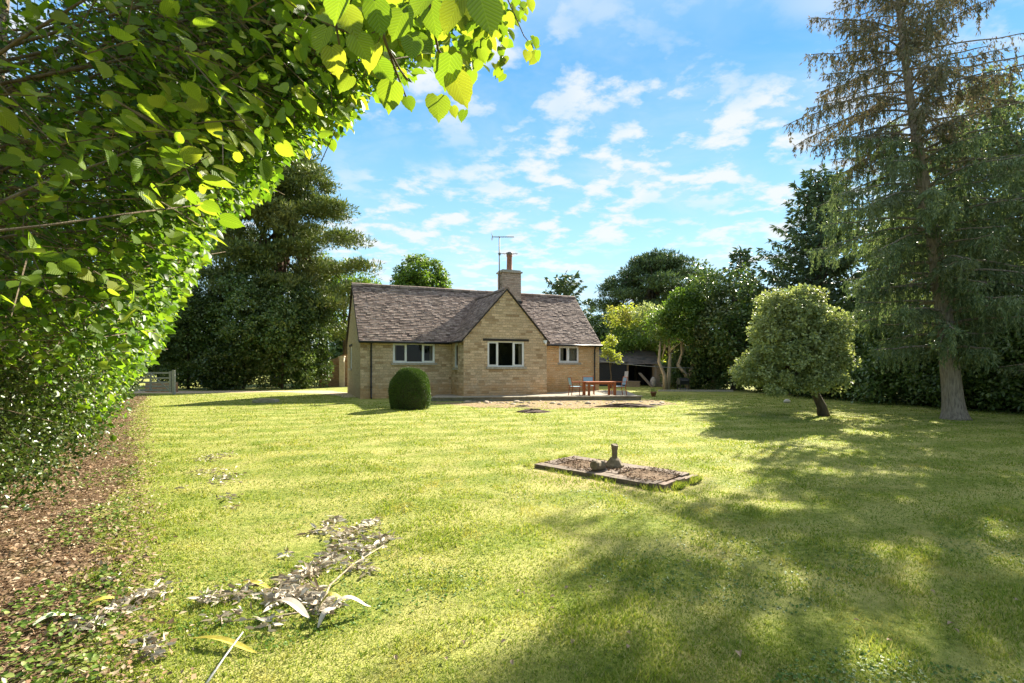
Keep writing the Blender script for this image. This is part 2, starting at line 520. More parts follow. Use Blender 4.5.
# ------------------------------------------------------------------ foliage
TEMPL = {
    'quad': (np.array([(0, 0, 0), (-.5, .45, .14), (0, 1, -.05), (.5, .45, .14)], float), np.array([(0, 3, 2), (0, 2, 1)])),
    'needle': (np.array([(-.5, 0, 0), (.5, 0, 0), (0, 1, 0)], float), np.array([(0, 1, 2)])),
    'oval': (np.array([(0, 0, 0), (-.38, .22, .10), (-.47, .58, .14), (0, 1, -.10), (.47, .58, .14), (.38, .22, .10), (0, .5, 0)], float),
             np.array([(0, 6, 1), (1, 6, 2), (2, 6, 3), (3, 6, 4), (4, 6, 5), (5, 6, 0)])),
}
_o = [(0, .03), (-.17, -.06), (-.36, .02), (-.47, .20), (-.50, .40), (-.42, .60), (-.27, .79), (-.10, .91), (0, 1.06), (.10, .91), (.27, .79), (.42, .60), (.50, .40), (.47, .20), (.36, .02), (.17, -.06)]
_s = []
for i, (a, b) in enumerate(_o):            # serrated edge
    c_, d_ = _o[(i + 1) % len(_o)]
    _s.append((a, b))
    mx_, my_ = (a + c_) / 2, (b + d_) / 2
    if i not in (0, 7, 8, 15): _s.append((mx_ * 1.07, my_ + 0.025))
_lv = [(x, y, 0.22 * abs(x) - 0.12 * (y - .4) ** 2) for x, y in _s] + [(0, .28, -.01), (0, .62, -.01)]
_n = len(_s)
_lf = []
for i in range(_n):
    j = (i + 1) % _n
    _lf.append((i, j, _n if (_s[i][1] + _s[j][1]) / 2 < .5 else _n + 1))
# the strip between the two spine points on each side
_cross = [i for i in range(_n) if (_lf[i][2] != _lf[(i + 1) % _n][2])]
for i in _cross:
    j = (i + 1) % _n
    _lf.append((j, _n, _n + 1) if _lf[i][2] == _n + 1 else (j, _n + 1, _n))
TEMPL['lime'] = (np.array(_lv, float), np.array(_lf))


def unit(a):
    return a / np.maximum(np.linalg.norm(a, axis=1, keepdims=True), 1e-9)


def leaves(name, P, D, N, L, W, mat, parent, templ='quad'):
    """one mesh of many leaves: base point, direction of tip, face normal, length, width"""
    T, FT = TEMPL[templ]
    D = unit(np.asarray(D, float)); N = np.asarray(N, float)
    N = unit(N - D * np.sum(N * D, 1, keepdims=True))
    X = np.cross(D, N)
    n = len(P)
    L = np.broadcast_to(L, n)[:, None, None]; W = np.broadcast_to(W, n)[:, None, None]
    V = np.asarray(P)[:, None, :] + X[:, None, :] * (T[None, :, 0:1] * W) + D[:, None, :] * (T[None, :, 1:2] * L) + N[:, None, :] * (T[None, :, 2:3] * W)
    k = len(T)
    FF = (FT[None] + (np.arange(n) * k)[:, None, None]).reshape(-1, 3)
    uv = np.tile(np.stack([T[:, 0] + .5, T[:, 1]], 1), (n, 1)) if templ == 'lime' else None
    return np_mesh(name, V.reshape(-1, 3), FF, mat, parent, uv)


def rdir(rng, n):
    return unit(rng.normal(size=(n, 3)))


def clump_leaves(rng, C, RC, per, up=0.6, droop=0.0, shell=0.5):
    """C (k,3) clump centres, RC (k,3) radii -> leaf P, D, N"""
    k = len(C)
    d = rdir(rng, k * per)
    r = (shell + (1 - shell) * rng.random((k * per, 1)))
    P = np.repeat(C, per, 0) + d * r * np.repeat(RC, per, 0)
    D = unit(d + rng.normal(size=d.shape) * .6 + np.array([0, 0, -droop]))
    N = unit(d * .5 + np.array([0, 0, up]) + rng.normal(size=d.shape) * .45)
    return P, D, N


def lobes_to_clumps(rng, lobes, n, shell=0.72, hemi=True):
    """lobes: list of (centre, radii). clumps near their surface, none deep inside another lobe"""
    Cs = []
    vol = np.array([l[1][0] * l[1][1] + l[1][0] * l[1][2] for l in lobes]); vol = vol / vol.sum()
    for (c, r), w in zip(lobes, vol):
        m = max(4, int(n * w))
        d = rdir(rng, m)
        if hemi: d[:, 2] = np.where(d[:, 2] < -0.55, -d[:, 2] * .6, d[:, 2])
        q = shell + (1.08 - shell) * rng.random((m, 1)) ** .7
        Cs.append(np.array(c)[None] + d * q * np.array(r)[None])
    return np.concatenate(Cs)


def limbs(mb, base, targets, r0, rnd, sag=0.1, n=6, start=(0.35, 0.85), top=None):
    """limbs from the trunk axis to given targets"""
    base = Vector(base); top = Vector(top)
    for t in targets:
        t = Vector(t)
        f = rnd.uniform(*start)
        a = base.lerp(top, f)
        m1 = a.lerp(t, .35) + Vector((rnd.uniform(-.1, .1), rnd.uniform(-.1, .1), rnd.uniform(-.02, .18))) * (t - a).length
        m2 = a.lerp(t, .7) + Vector((rnd.uniform(-.1, .1), rnd.uniform(-.1, .1), rnd.uniform(-.05, .12))) * (t - a).length
        rr = r0 * (1 - f * .6) * .5
        mb.tube([a, m1, m2, t], [rr, rr * .7, rr * .42, rr * .12], n)


def broad_tree(name, label, cat, loc, lobes, n_cl, per, rc, ls, mat, trunk_pts, trunk_r, seed, templ='oval', barkm='bark_dark', up=.6, group=None, shell=.7, limbn=12, droop=0.15, flat=0.75, hemi=True, wf=.62, groundclip=0.03):
    """lobes and trunk in coordinates relative to loc"""
    rng = np.random.default_rng(seed); rnd = random.Random(seed)
    root = empty(name, loc)
    tag(root, label, cat, group)
    C = lobes_to_clumps(rng, lobes, n_cl, shell, hemi)
    k = len(C)
    RC = rc * (0.6 + 0.8 * rng.random((k, 1))) * np.array([[1, 1, flat]])
    P, D, N = clump_leaves(rng, C, RC, per, up, droop)
    P = P[:]; ok_ = P[:, 2] > groundclip; P, D, N = P[ok_], D[ok_], N[ok_]
    L = ls * (0.7 + .6 * rng.random(len(P)))
    leaves('crown', P, D, N, L, L * wf, MT[mat] if isinstance(mat, str) else mat, root, templ)
    mb = MB()
    tp = trunk_pts if isinstance(trunk_pts[0][0], (tuple, list)) else [trunk_pts]
    tr = trunk_r if isinstance(trunk_r[0], (tuple, list)) else [trunk_r]
    for a, b in zip(tp, tr): mb.tube(a, b, 10)
    idx = rng.choice(k, min(limbn, k), replace=False)
    for i in idx:
        q = rnd.randrange(len(tp))
        limbs(mb, tp[q][0], [C[i]], tr[q][0], rnd, top=tp[q][-1], start=(.45, .95))
    mb.build('trunk', MT[barkm], root, True)
    return root


# ================================================================== GROUND
def poly_mask_noise(M):
    pass


M = Mat('lawn_grass')
ob = M.tc.outputs['Object']
big = M.noise(0.22, 4, 0.6, 'Object'); mid = M.noise(1.3, 5, 0.6, 'Object', 0.4); fine = M.noise(16, 6, 0.7, 'Object'); vf = M.noise(90, 3, 0.6, 'Object')
c = M.ramp(fine, [(0.34, (0.08, 0.115, 0.02)), (0.5, (0.195, 0.235, 0.042)), (0.66, (0.32, 0.33, 0.085))])
c = M.mix(M.rng(mid, 0.42, 0.66, 0, 0.55), c, (0.42, 0.37, 0.14))
c = M.mix(M.rng(big, 0.50, 0.68, 0, 0.45), c, (0.15, 0.22, 0.03))
# mower stripes, faint and slightly bent, running away from the path
sp = M.n('ShaderNodeSeparateXYZ'); M.l(ob, sp.inputs[0])
st = M.math('SINE', M.math('MULTIPLY', M.math('ADD', M.math('ADD', M.math('MULTIPLY', sp.outputs[1], 1.0), M.math('MULTIPLY', sp.outputs[0], -0.32)), M.math('MULTIPLY', big, 2.0)), 5.4))
c = M.mix(M.rng(st, -0.3, 0.9, 0, 0.38), c, (0.46, 0.43, 0.15))
dry = M.rng(M.noise(0.75, 6, 0.65, 'Object', 0.8), 0.60, 0.74, 0, 0.6)
c = M.mix(dry, c, (0.33, 0.26, 0.12))
c = M.mix(M.rng(vf, 0.55, 0.8, 0, 0.5), c, (0.05, 0.075, 0.012))
dn = M.n('ShaderNodeVectorMath', operation='DISTANCE'); M.l(ob, dn.inputs[0]); dn.inputs[1].default_value = (1.35, 7.12, 0)
ring = M.rng(M.math('ADD', dn.outputs['Value'], M.math('MULTIPLY', M.noise(2.5, 4, .6), 1.0)), 2.0, 1.2, 0, .75)
c = M.mix(ring, c, (0.40, 0.31, 0.15))
h = M.math('ADD', M.math('MULTIPLY', fine, 0.6), M.math('MULTIPLY', vf, 0.5))
M.bsdf(c, 0.95, M.bump(h, 0.9, 0.035), spec=0.12)
MT['lawn'] = M.m


def gheight(x, y):
    return (0.018 * np.sin(x * 1.1 + .7 * y) * np.sin(y * .8 - .3 * x) + 0.012 * np.sin(2.3 * x + 1.7 * y + 1)) * np.clip((24 - y) / 8, 0, 1)


# near grid + far skirt as one sheet
xs = np.concatenate([[-600, -250, -110, -60, -40], np.arange(-30, 30.01, .5), [40, 60, 110, 250, 600]])
ys = np.concatenate([[-300, -80, -20, -6], np.arange(-2, 30.01, .5), [34, 40, 50, 70, 110, 200, 400, 900]])
XX, YY = np.meshgrid(xs, ys)
ZZ = gheight(XX, YY) * (np.abs(XX) <= 30) * (YY >= -2)
V = np.stack([XX, YY, ZZ], -1).reshape(-1, 3)
nx, ny = len(xs), len(ys)
ii, jj = np.meshgrid(np.arange(nx - 1), np.arange(ny - 1))
b0 = (jj * nx + ii).ravel()
lawn = np_mesh('lawn', V, np.stack([b0, b0 + 1, b0 + nx + 1, b0 + nx], 1), MT['lawn'], smooth=True)
tag(lawn, 'sunlit mown lawn stretching from the camera to the hedges', 'lawn', kind='structure')


def ragged(outline, z, name, mat, seed, amp=0.25, sub=10, label=None, cat=None):
    """flat patch following the ground with a ragged outline"""
    rnd = random.Random(seed)
    pts = []
    n = len(outline)
    for i in range(n):
        a = Vector((*outline[i], 0)); b = Vector((*outline[(i + 1) % n], 0))
        for k in range(sub):
            p = a.lerp(b, k / sub)
            pts.append((p.x + rnd.uniform(-amp, amp), p.y + rnd.uniform(-amp, amp)))
    import mathutils
    # fill, then lay a fine grid inside via simple triangulation
    tess = mathutils.geometry.tessellate_polygon([[Vector((x, y, 0)) for x, y in pts]])
    me = bpy.data.meshes.new(name)
    me.from_pydata([(x, y, 0) for x, y in pts], [], [tuple(t) for t in tess])
    import bmesh
    bm = bmesh.new(); bm.from_mesh(me)
    for _ in range(7):
        es = [e for e in bm.edges if e.calc_length() > 0.6]
        if not es: break
        bmesh.ops.subdivide_edges(bm, edges=es, cuts=1)
        bmesh.ops.triangulate(bm, faces=bm.faces[:])
    for v in bm.verts:
        v.co.z = float(gheight(v.co.x, v.co.y)) + z
    bmesh.ops.recalc_face_normals(bm, faces=bm.faces[:])
    bm.to_mesh(me); bm.free()
    if me.polygons and me.polygons[0].normal.z < 0: me.flip_normals()
    me.materials.append(mat)
    o = bpy.data.objects.new(name, me); COL.objects.link(o)
    return tag(o, label, cat, kind='structure')


M = Mat('leafy_soil')
f1 = M.noise(22, 6, 0.7); f2 = M.noise(3, 4, 0.6)
c = M.ramp(f1, [(0.3, (0.06, 0.035, 0.022)), (0.5, (0.16, 0.10, 0.06)), (0.72, (0.30, 0.21, 0.14))])
c = M.mix(M.rng(f2, 0.5, 0.7, 0, 0.5), c, (0.10, 0.12, 0.03))
M.bsdf(c, 0.95, M.bump(f1, 1.0, 0.04), spec=0.1); MT['soil'] = M.m
M = Mat('rubbly_earth')
f1 = M.noise(7, 7, 0.7); f2 = M.noise(1.2, 4, 0.6)
c = M.ramp(f1, [(0.3, (0.10, 0.06, 0.035)), (0.5, (0.30, 0.21, 0.12)), (0.72, (0.46, 0.37, 0.22))])
c = M.mix(M.rng(f2, 0.52, 0.64, 0, 0.7), c, (0.17, 0.19, 0.05))
M.bsdf(c, 0.95, M.bump(f1, 1.0, 0.08), spec=0.1); MT['earth'] = M.m
M = Mat('gravel')
f1 = M.noise(25, 6, 0.75)
M.bsdf(M.ramp(f1, [(0.3, (0.30, 0.22, 0.15)), (0.7, (0.60, 0.48, 0.34))]), 0.95, M.bump(f1, 0.8, 0.03), spec=0.1); MT['gravel'] = M.m


def bed_edge(y):            # x of the right-hand edge of the leafy bed at depth y
    return -2.35 - 0.71 * (y - 2.6)


def hedge_base(y):          # x where the hedge foliage meets the ground
    return -6.1 - 0.74 * (y - 6.1)


ragged([(bed_edge(1.2) , 1.2), (-2.2, 2.0), (bed_edge(3.2) + .25, 3.2), (bed_edge(5), 5), (-5.8, 8), (-8.6, 11.5), (-12.2, 16.5), (-17.6, 24.6), (-22, 27), (-26, 26), (-16, 8), (-12, 1.0)], 0.004, 'leaf_bed', MT['soil'], 3, 0.14, 14,
       'bare soil bed under the left hedge covered in leaf litter', 'flower bed')
ragged([(-1.1, 21.2), (-3.4, 20.3), (-1.6, 18.6), (1.4, 17.3), (4.4, 18.0), (6.4, 19.6), (6.2, 21.9), (2.5, 21.6)], 0.006, 'earth_strip', MT['earth'], 5, 0.22, 10,
       'strip of bare rubbly earth in front of the terrace', 'bare earth')
ragged([(-28, 27.0), (-17.2, 27.2), (-13, 28.4), (-9.9, 26.6), (-7.6, 23.6), (-7.0, 23.8), (-9.4, 28.4), (-10.5, 30), (-20, 29.6), (-28, 29.5)], 0.005, 'gravel_drive', MT['gravel'], 7, 0.15, 10,
       'pale gravel drive running from the gate to the cottage', 'drive')


def hedge_x_noise(y, s=0):
    return .35 * np.sin(1.9 * y + s) + .2 * np.sin(4.3 * y + 2 * s)


# ---- grass blades: mown tufts
rng = np.random.default_rng(11)
def in_bed(x, y):
    return x < bed_edge(y) + .12 * np.sin(5 * y) + .05
def in_earth(x, y):
    return (y > 17.9 + .16 * np.abs(x - 1.5)) & (y < 22) & (x > -2.6) & (x < 6.2)


nb = 520000
u = rng.random(nb)
z = 2.0 * (26 / 2.0) ** u
x = (rng.random(nb) * 2 - 1) * z * 1.06
keep = ~(in_bed(x, z) & (rng.random(nb) < .93)) & ~(in_earth(x, z) & (rng.random(nb) < .75))
keep &= ~((z > 21.3) & (x > -7.0) & (x < 5.9))
SLAB_C = np.array([1.35, 7.12]); SLAB_A = math.atan2(6.24 - 7.53, 1.74 - .36)
sx = (x - SLAB_C[0]) * math.cos(SLAB_A) + (z - SLAB_C[1]) * math.sin(SLAB_A)
sy = -(x - SLAB_C[0]) * math.sin(SLAB_A) + (z - SLAB_C[1]) * math.cos(SLAB_A)
keep &= ~((np.abs(sx) < .97) & (np.abs(sy) < .50))
keep &= ~((np.abs(sx) < 1.22) & (np.abs(sy) < .72) & (rng.random(nb) < .7))
# clumpiness
den_ = .55 + .45 * np.sin(3.1 * x + 1.3 * np.sin(2 * z)) * np.sin(2.7 * z + 1.1 * np.sin(1.7 * x))
keep &= rng.random(nb) < .45 + .55 * den_
x = x[keep]; z = z[keep]; nb = len(x)
P = np.stack([x, z, gheight(x, z) - .002], 1)
D = unit(np.stack([rng.normal(size=nb) * .55, rng.normal(size=nb) * .55, np.ones(nb)], 1))
N = rdir(rng, nb)
L = (.012 + .024 * rng.random(nb) ** 2) * (1 + z * .02) * (.75 + .6 * (np.sin(5.1 * x + 2 * np.sin(3.3 * z)) * np.sin(4.3 * z + 1.7 * np.sin(2.9 * x)) > .25))
W = .0035 + .0014 * z * (0.6 + .8 * rng.random(nb))
MT['blade'] = leaf_mat('grass_blade', [(0.09, 0.15, 0.018), (0.18, 0.26, 0.033), (0.26, 0.325, 0.052), (0.35, 0.37, 0.09), (0.15, 0.23, 0.028), (0.50, 0.45, 0.22)], 0.35, (1.4, 1.35, 0.7), 0.55, patch=(0.14, 0.21, 0.03), pscale=0.9, patch2=(0.55, 0.44, 0.20), spec=0.2)
ne = 9000      # longer uncut grass creeping over the edge of the plinth
te = rng.random(ne); side_ = rng.integers(0, 4, ne)
ex_ = np.where(side_ < 2, (te * 2 - 1) * 1.0, np.where(side_ == 2, 1, -1) * (1.04 + .10 * rng.random(ne)))
ey_ = np.where(side_ < 2, np.where(side_ == 0, 1, -1) * (.50 + .12 * rng.random(ne) ** 2), (te * 2 - 1) * .52)
kp_ = np.sin(ex_ * 9 + ey_ * 13) + rng.normal(size=ne) * .5 > .15; ex_, ey_ = ex_[kp_], ey_[kp_]; ne = len(ex_)
ca_, sa_ = math.cos(SLAB_A), math.sin(SLAB_A)
Pe = np.stack([SLAB_C[0] + ex_ * ca_ - ey_ * sa_, SLAB_C[1] + ex_ * sa_ + ey_ * ca_, np.zeros(ne)], 1)
P = np.concatenate([P, Pe]); D = np.concatenate([D, unit(rng.normal(size=(ne, 3)) * .5 + [0, 0, 1])]); N = np.concatenate([N, rdir(rng, ne)])
L = np.concatenate([L, .035 + .07 * rng.random(ne) ** 2]); W = np.concatenate([W, np.full(ne, .011)])
go = leaves('grass', P, D, N, L, W, MT['blade'], None, 'needle')
tag(go, 'short mown grass blades covering the lawn', 'grass', kind='stuff')

# ---- clover and small broad weeds between the blades
nb = 26000
u = rng.random(nb); z = 2.0 * (14 / 2.0) ** u; x = (rng.random(nb) * 2 - 1) * z * 1.06
m_ = (np.sin(1.3 * x + 2 * np.sin(.9 * z)) * np.sin(1.7 * z + .8 * x) > .1) & (x > bed_edge(z))
m_ &= ~((np.abs((x - SLAB_C[0])) < 1.1) & (np.abs(z - SLAB_C[1]) < 1.1))
x = x[m_]; z = z[m_]; nb = len(x)
P = np.stack([x, z, gheight(x, z) + .008], 1)
D = unit(np.stack([rng.normal(size=nb), rng.normal(size=nb), .25 * np.ones(nb)], 1)); N = np.stack([rng.normal(size=nb) * .3, rng.normal(size=nb) * .3, np.ones(nb)], 1)
MT['clover'] = leaf_mat('clover_leaf', [(0.05, 0.11, 0.015), (0.08, 0.16, 0.02), (0.12, 0.21, 0.035)], 0.3, (1.4, 1.5, 0.7))
co = leaves('clover', P, D, N, .014 + .008 * rng.random(nb), .014 + .008 * rng.random(nb), MT['clover'], None, 'oval')
tag(co, 'patches of low clover growing among the lawn grass', 'clover', kind='stuff')

# ---- leaf litter and ground cover on the bed
nb = 80000
z = 1.6 * (26 / 1.6) ** rng.random(nb)
w_ = rng.random(nb)
x = bed_edge(z) + .55 - (w_ ** .85) * (1.0 + (bed_edge(z) - hedge_base(z)) + 1.2) + rng.normal(size=nb) * .12
P = np.stack([x, z, gheight(x, z) + .012 + .015 * rng.random(nb)], 1)
D = unit(np.stack([rng.normal(size=nb), rng.normal(size=nb), .35 * rng.random(nb)], 1)); N = unit(np.stack([rng.normal(size=nb) * .5, rng.normal(size=nb) * .5, np.ones(nb)], 1))
L = .014 + .032 * rng.random(nb) ** 2.5
L *= (1 + z * .03)
MT['litter'] = leaf_mat('dry_leaf', [(0.11, 0.065, 0.035), (0.24, 0.155, 0.09), (0.36, 0.26, 0.17), (0.16, 0.085, 0.045), (0.50, 0.41, 0.29), (0.29, 0.17, 0.085), (0.13, 0.09, 0.05)], 0.12, (1.2, 1.1, .9), 0.75)
lo = leaves('leaf_litter', P, D, N, L, L * .6, MT['litter'], None, 'quad')
tag(lo, 'brown fallen leaves littering the bed beside the left hedge', 'leaf litter', kind='stuff')
nb = 12000
z = 1.6 * (22 / 1.6) ** rng.random(nb)
x = bed_edge(z) + .35 - rng.random(nb) * (bed_edge(z) - hedge_base(z) + .6)
pat = -.75 * (x < bed_edge(z) - .55) + np.sin(2.1 * x + 1.4 * z) * np.sin(1.6 * z - 2.2 * x + 1) + .35 * np.clip((3.6 - z), -1, 1) + .9 * (x > bed_edge(z) - .35)
m_ = pat > .42
x = x[m_]; z = z[m_]; nb = len(x)
P = np.stack([x, z, gheight(x, z) + .02 + .05 * rng.random(nb)], 1)
D = unit(np.stack([rng.normal(size=nb), rng.normal(size=nb), .5 * rng.random(nb)], 1)); N = unit(np.stack([rng.normal(size=nb) * .4, rng.normal(size=nb) * .4, np.ones(nb)], 1))
L = .022 + .022 * rng.random(nb)
MT['cover'] = leaf_mat('ground_cover_leaf', [(0.05, 0.10, 0.012), (0.10, 0.17, 0.025), (0.17, 0.24, 0.05), (0.28, 0.30, 0.10)], 0.3, (1.4, 1.5, 0.7), 0.4, spec=.5)
lo = leaves('ground_cover', P, D, N, L, L * .75, MT['cover'], None, 'oval')
tag(lo, 'low green creeping plants at the edge of the leaf bed', 'ground cover', kind='stuff')

# ================================================================== COTTAGE
AL = R(23.5)
house = empty('cottage', (-6.7, 22.6, 0), AL)
tag(house, 'single storey limestone cottage with tiled roof and projecting front gable', 'cottage')
UL, VD, HW, RZ = 12.42, 5.4, 2.70, 5.45          # length, depth, wall height, ridge height
WU0, WU1, WV, WRZ = 4.16, 8.27, -1.9, 4.98       # wing
SLM = (RZ - HW) / (VD / 2)
SLW = (WRZ - HW) / ((WU1 - WU0) / 2)
REV = 0.16


def wall(mb, O, eu, inn, w, h, holes, z0=-0.1, uoff=0.0, gable=None):
    """outer wall face with holes (u0,u1,z0,z1) and reveals; eu along, inn inward unit vectors"""
    O = Vector(O); eu = Vector(eu); inn = Vector(inn); ez = Vector((0, 0, 1))
    us = sorted({0, w} | {q for hh in holes for q in hh[:2]})
    zs = sorted({z0, h} | {q for hh in holes for q in hh[2:]})
    P = lambda u, z, d=0: O + eu * u + ez * z + inn * d
    for i in range(len(us) - 1):
        for j in range(len(zs) - 1):
            a, b, c_, d_ = us[i], us[i + 1], zs[j], zs[j + 1]
            if any(hh[0] <= a and b <= hh[1] and hh[2] <= c_ and d_ <= hh[3] for hh in holes): continue
            mb.face([P(a, c_), P(b, c_), P(b, d_), P(a, d_)], [(a + uoff, c_), (b + uoff, c_), (b + uoff, d_), (a + uoff, d_)])
    for (a, b, c_, d_) in holes:
        for (p, q) in (((a, c_), (b, c_)), ((b, c_), (b, d_)), ((b, d_), (a, d_)), ((a, d_), (a, c_))):
            mb.face([P(*p), P(*q), P(*q, REV), P(*p, REV)], [(p[0] + uoff, p[1]), (q[0] + uoff, q[1]), (q[0] + uoff, q[1] + REV), (p[0] + uoff, p[1] + REV)])
    if gable:
        mb.face([P(0, h), P(w, h), P(w / 2, gable)], [(uoff, h), (w + uoff, h), (w / 2 + uoff, gable)])


W1 = (1.43, 3.38, 1.60, 2.50); W2 = (5.28 - WU0, 7.11 - WU0, 1.42, 2.58); W3 = (9.97, 11.17, 1.62, 2.48); W4 = (0.84, 1.47, 1.38, 2.50)
W5 = (1.15, 2.10, 1.33, 2.43)
m = MB(); wall(m, (0, 0, 0), (1, 0, 0), (0, 1, 0), WU0, HW, [W1]); m.build('wall', MT['stone'], house)
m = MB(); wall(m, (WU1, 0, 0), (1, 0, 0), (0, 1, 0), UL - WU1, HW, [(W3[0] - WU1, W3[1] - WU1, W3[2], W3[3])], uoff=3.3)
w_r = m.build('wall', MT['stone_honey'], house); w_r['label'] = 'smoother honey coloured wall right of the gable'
m = MB(); wall(m, (WU0, WV, 0), (1, 0, 0), (0, 1, 0), WU1 - WU0, HW, [W2], uoff=1.7, gable=WRZ)
w_g = m.build('wall', MT['stone'], house); w_g['label'] = 'rough coursed stone front gable wall'
m = MB(); wall(m, (WU0, 0, 0), (0, -1, 0), (1, 0, 0), -WV, HW, [(.45, 1.05, W4[2], W4[3])], uoff=5.7); m.build('wall', MT['stone'], house)
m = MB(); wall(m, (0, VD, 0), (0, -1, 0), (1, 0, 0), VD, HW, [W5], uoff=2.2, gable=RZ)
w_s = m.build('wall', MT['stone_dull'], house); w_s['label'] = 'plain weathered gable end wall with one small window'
m = MB(); wall(m, (UL, 0, 0), (0, 1, 0), (-1, 0, 0), VD, HW, [], gable=RZ); wall(m, (WU1, WV, 0), (0, 1, 0), (-1, 0, 0), -WV, HW, [], uoff=.6)
wall(m, (UL, VD, 0), (-1, 0, 0), (0, -1, 0), UL, HW, [], uoff=.3); m.build('wall', MT['stone'], house)


def tiles(rnd_seed, O, eu, es, U, S, clip=None, tw=.19, th=.115):
    """stone tiles laid in courses on a slope: eu along the eave, es up the slope"""
    rg = np.random.default_rng(rnd_seed)
    O = np.array(O, float); eu = np.array(eu, float); es = np.array(es, float)
    n = np.cross(eu, es); n = n / np.linalg.norm(n)
    if n[2] < 0: n = -n
    rows = int(math.ceil(S / th))
    V = []; Fq = []
    for r in range(rows):
        nt = int(U / tw) + 1
        off = (r % 2) * tw * .5 + rg.uniform(-.03, .03)
        e = np.concatenate([[0], np.sort(np.clip(off + np.arange(nt + 1) * tw + rg.uniform(-.045, .045, nt + 1), 0, U)), [U]])
        for i in range(len(e) - 1):
            a, b = e[i] + .003, e[i + 1] - .003
            if b - a < .03: continue
            s0 = r * th + rg.uniform(-.008, .008); s1 = min(s0 + th * 1.25, S)
            if s1 <= s0: continue
            lift = .030 + rg.uniform(-.004, .010)
            if clip and not clip(O + eu * (a + b) / 2 + es * (s0 + s1) / 2): continue
            p = [O + eu * a + es * s0, O + eu * b + es * s0, O + eu * b + es * s0 + n * lift, O + eu * a + es * s0 + n * lift,
                 O + eu * b + es * s1 + n * (lift - .018), O + eu * a + es * s1 + n * (lift - .018)]
            k = len(V)
            V += p
            Fq += [(k, k + 1, k + 2, k + 3), (k + 3, k + 2, k + 4, k + 5), (k, k + 3, k + 5, k), (k + 1, k + 4, k + 2, k + 1)]
    return V, Fq


def tile_obj(name, parts, mat, parent):
    m = MB()
    for V, Fq in parts:
        base = len(m.v)
        m.v += [tuple(p) for p in V]; m.uv += [(0, 0)] * len(V)
        for q in Fq:
            q = [base + i for i in q]
            if q[0] == q[3]: q = q[:3]
            m.f.append(q); m.mi.append(0)
    return m.build(name, mat, parent)


OV = .16; OG = .07
cm = 1 / math.hypot(1, SLM); esF = (0, cm, SLM * cm); esB = (0, -cm, SLM * cm)
SM = (VD / 2 + OV) / cm
cw = 1 / math.hypot(1, SLW); SW = ((WU1 - WU0) / 2 + .13) / cw


def roof_planes():
    m = MB()
    e = .012
    A = [(-OG, -OV, HW - OV * SLM), (UL + OG, -OV, HW - OV * SLM), (UL + OG, VD / 2, RZ), (-OG, VD / 2, RZ)]
    B = [(UL + OG, VD + OV, HW - OV * SLM), (-OG, VD + OV, HW - OV * SLM), (-OG, VD / 2, RZ), (UL + OG, VD / 2, RZ)]
    um = (WU0 + WU1) / 2
    vm = (WRZ - HW) / SLM
    zE = HW - .13 * SLW
    vE = (zE - HW) / SLM
    C_ = [(WU0 - .13, WV - OG, zE), (um, WV - OG, WRZ), (um, vm, WRZ), (WU0 - .13, max(vE, -OV), zE)]
    D_ = [(WU1 + .13, max(vE, -OV), zE), (um, vm, WRZ), (um, WV - OG, WRZ), (WU1 + .13, WV - OG, zE)]
    for Q in (A, B, C_, D_):
        m.face(Q)
        m.face([(x, y, zz - .07) for x, y, zz in Q][::-1])
        for i in range(4):
            a, b = Q[i], Q[(i + 1) % 4]
            m.face([a, (a[0], a[1], a[2] - .07), (b[0], b[1], b[2] - .07), b])
    return m


roof_planes().build('roof_deck', MT['dark_wood'], house)
t1 = tiles(1, (-OG, -OV, HW - OV * SLM), (1, 0, 0), esF, UL + 2 * OG, SM, clip=lambda p: not (WU0 + .3 < p[0] < WU1 - .3 and p[2] < HW + SLW * (1.9 - abs(p[0] - 6.215)) ))
t2 = tiles(2, (-OG, VD + OV, HW - OV * SLM), (1, 0, 0), esB, UL + 2 * OG, SM)
rf = tile_obj('roof', [t1, t2], MT['tiles'], house)
in_w = lambda p: p[1] < 0 or p[2] > HW + SLM * p[1] - .06
t3 = tiles(3, (WU0 - .13, WV - OG, HW - .13 * SLW), (0, 1, 0), (cw, 0, SLW * cw), -WV + OG + 2.5, SW, clip=in_w)
t4 = tiles(4, (WU1 + .13, WV - OG, HW - .13 * SLW), (0, 1, 0), (-cw, 0, SLW * cw), -WV + OG + 2.5, SW, clip=in_w)
rf2 = tile_obj('roof', [t3, t4], MT['tiles'], house); rf2['label'] = 'small tiled roof over the front gable'
# ridge tiles
rnd = random.Random(4)
m = MB()
def ridge(m, a, b, n):
    a = Vector(a); b = Vector(b); d = (b - a) / n
    side = Vector((d.y, -d.x, 0)).normalized()
    for i in range(n):
        p = a + d * i; q = p + d * .97
        lift = rnd.uniform(-.006, .012)
        prof = [(-.14, -.10), (-.10, .015), (0, .06), (.10, .015), (.14, -.10)]
        P0 = [p + side * x + Vector((0, 0, zz + lift)) for x, zz in prof]; P1 = [q + side * x + Vector((0, 0, zz + lift)) for x, zz in prof]
        for k in range(4): m.face([P0[k], P0[k + 1], P1[k + 1], P1[k]])
        m.face(P0); m.face(P1[::-1])
ridge(m, (-OG, VD / 2, RZ + .03), (UL + OG, VD / 2, RZ + .03), 27)
m.build('ridge_tiles', MT['tiles'], rf); m = MB()
ridge(m, ((WU0 + WU1) / 2, WV - OG, WRZ + .03), ((WU0 + WU1) / 2, 2.2, WRZ + .03), 9)
m.build('ridge_tiles', MT['tiles'], rf2)
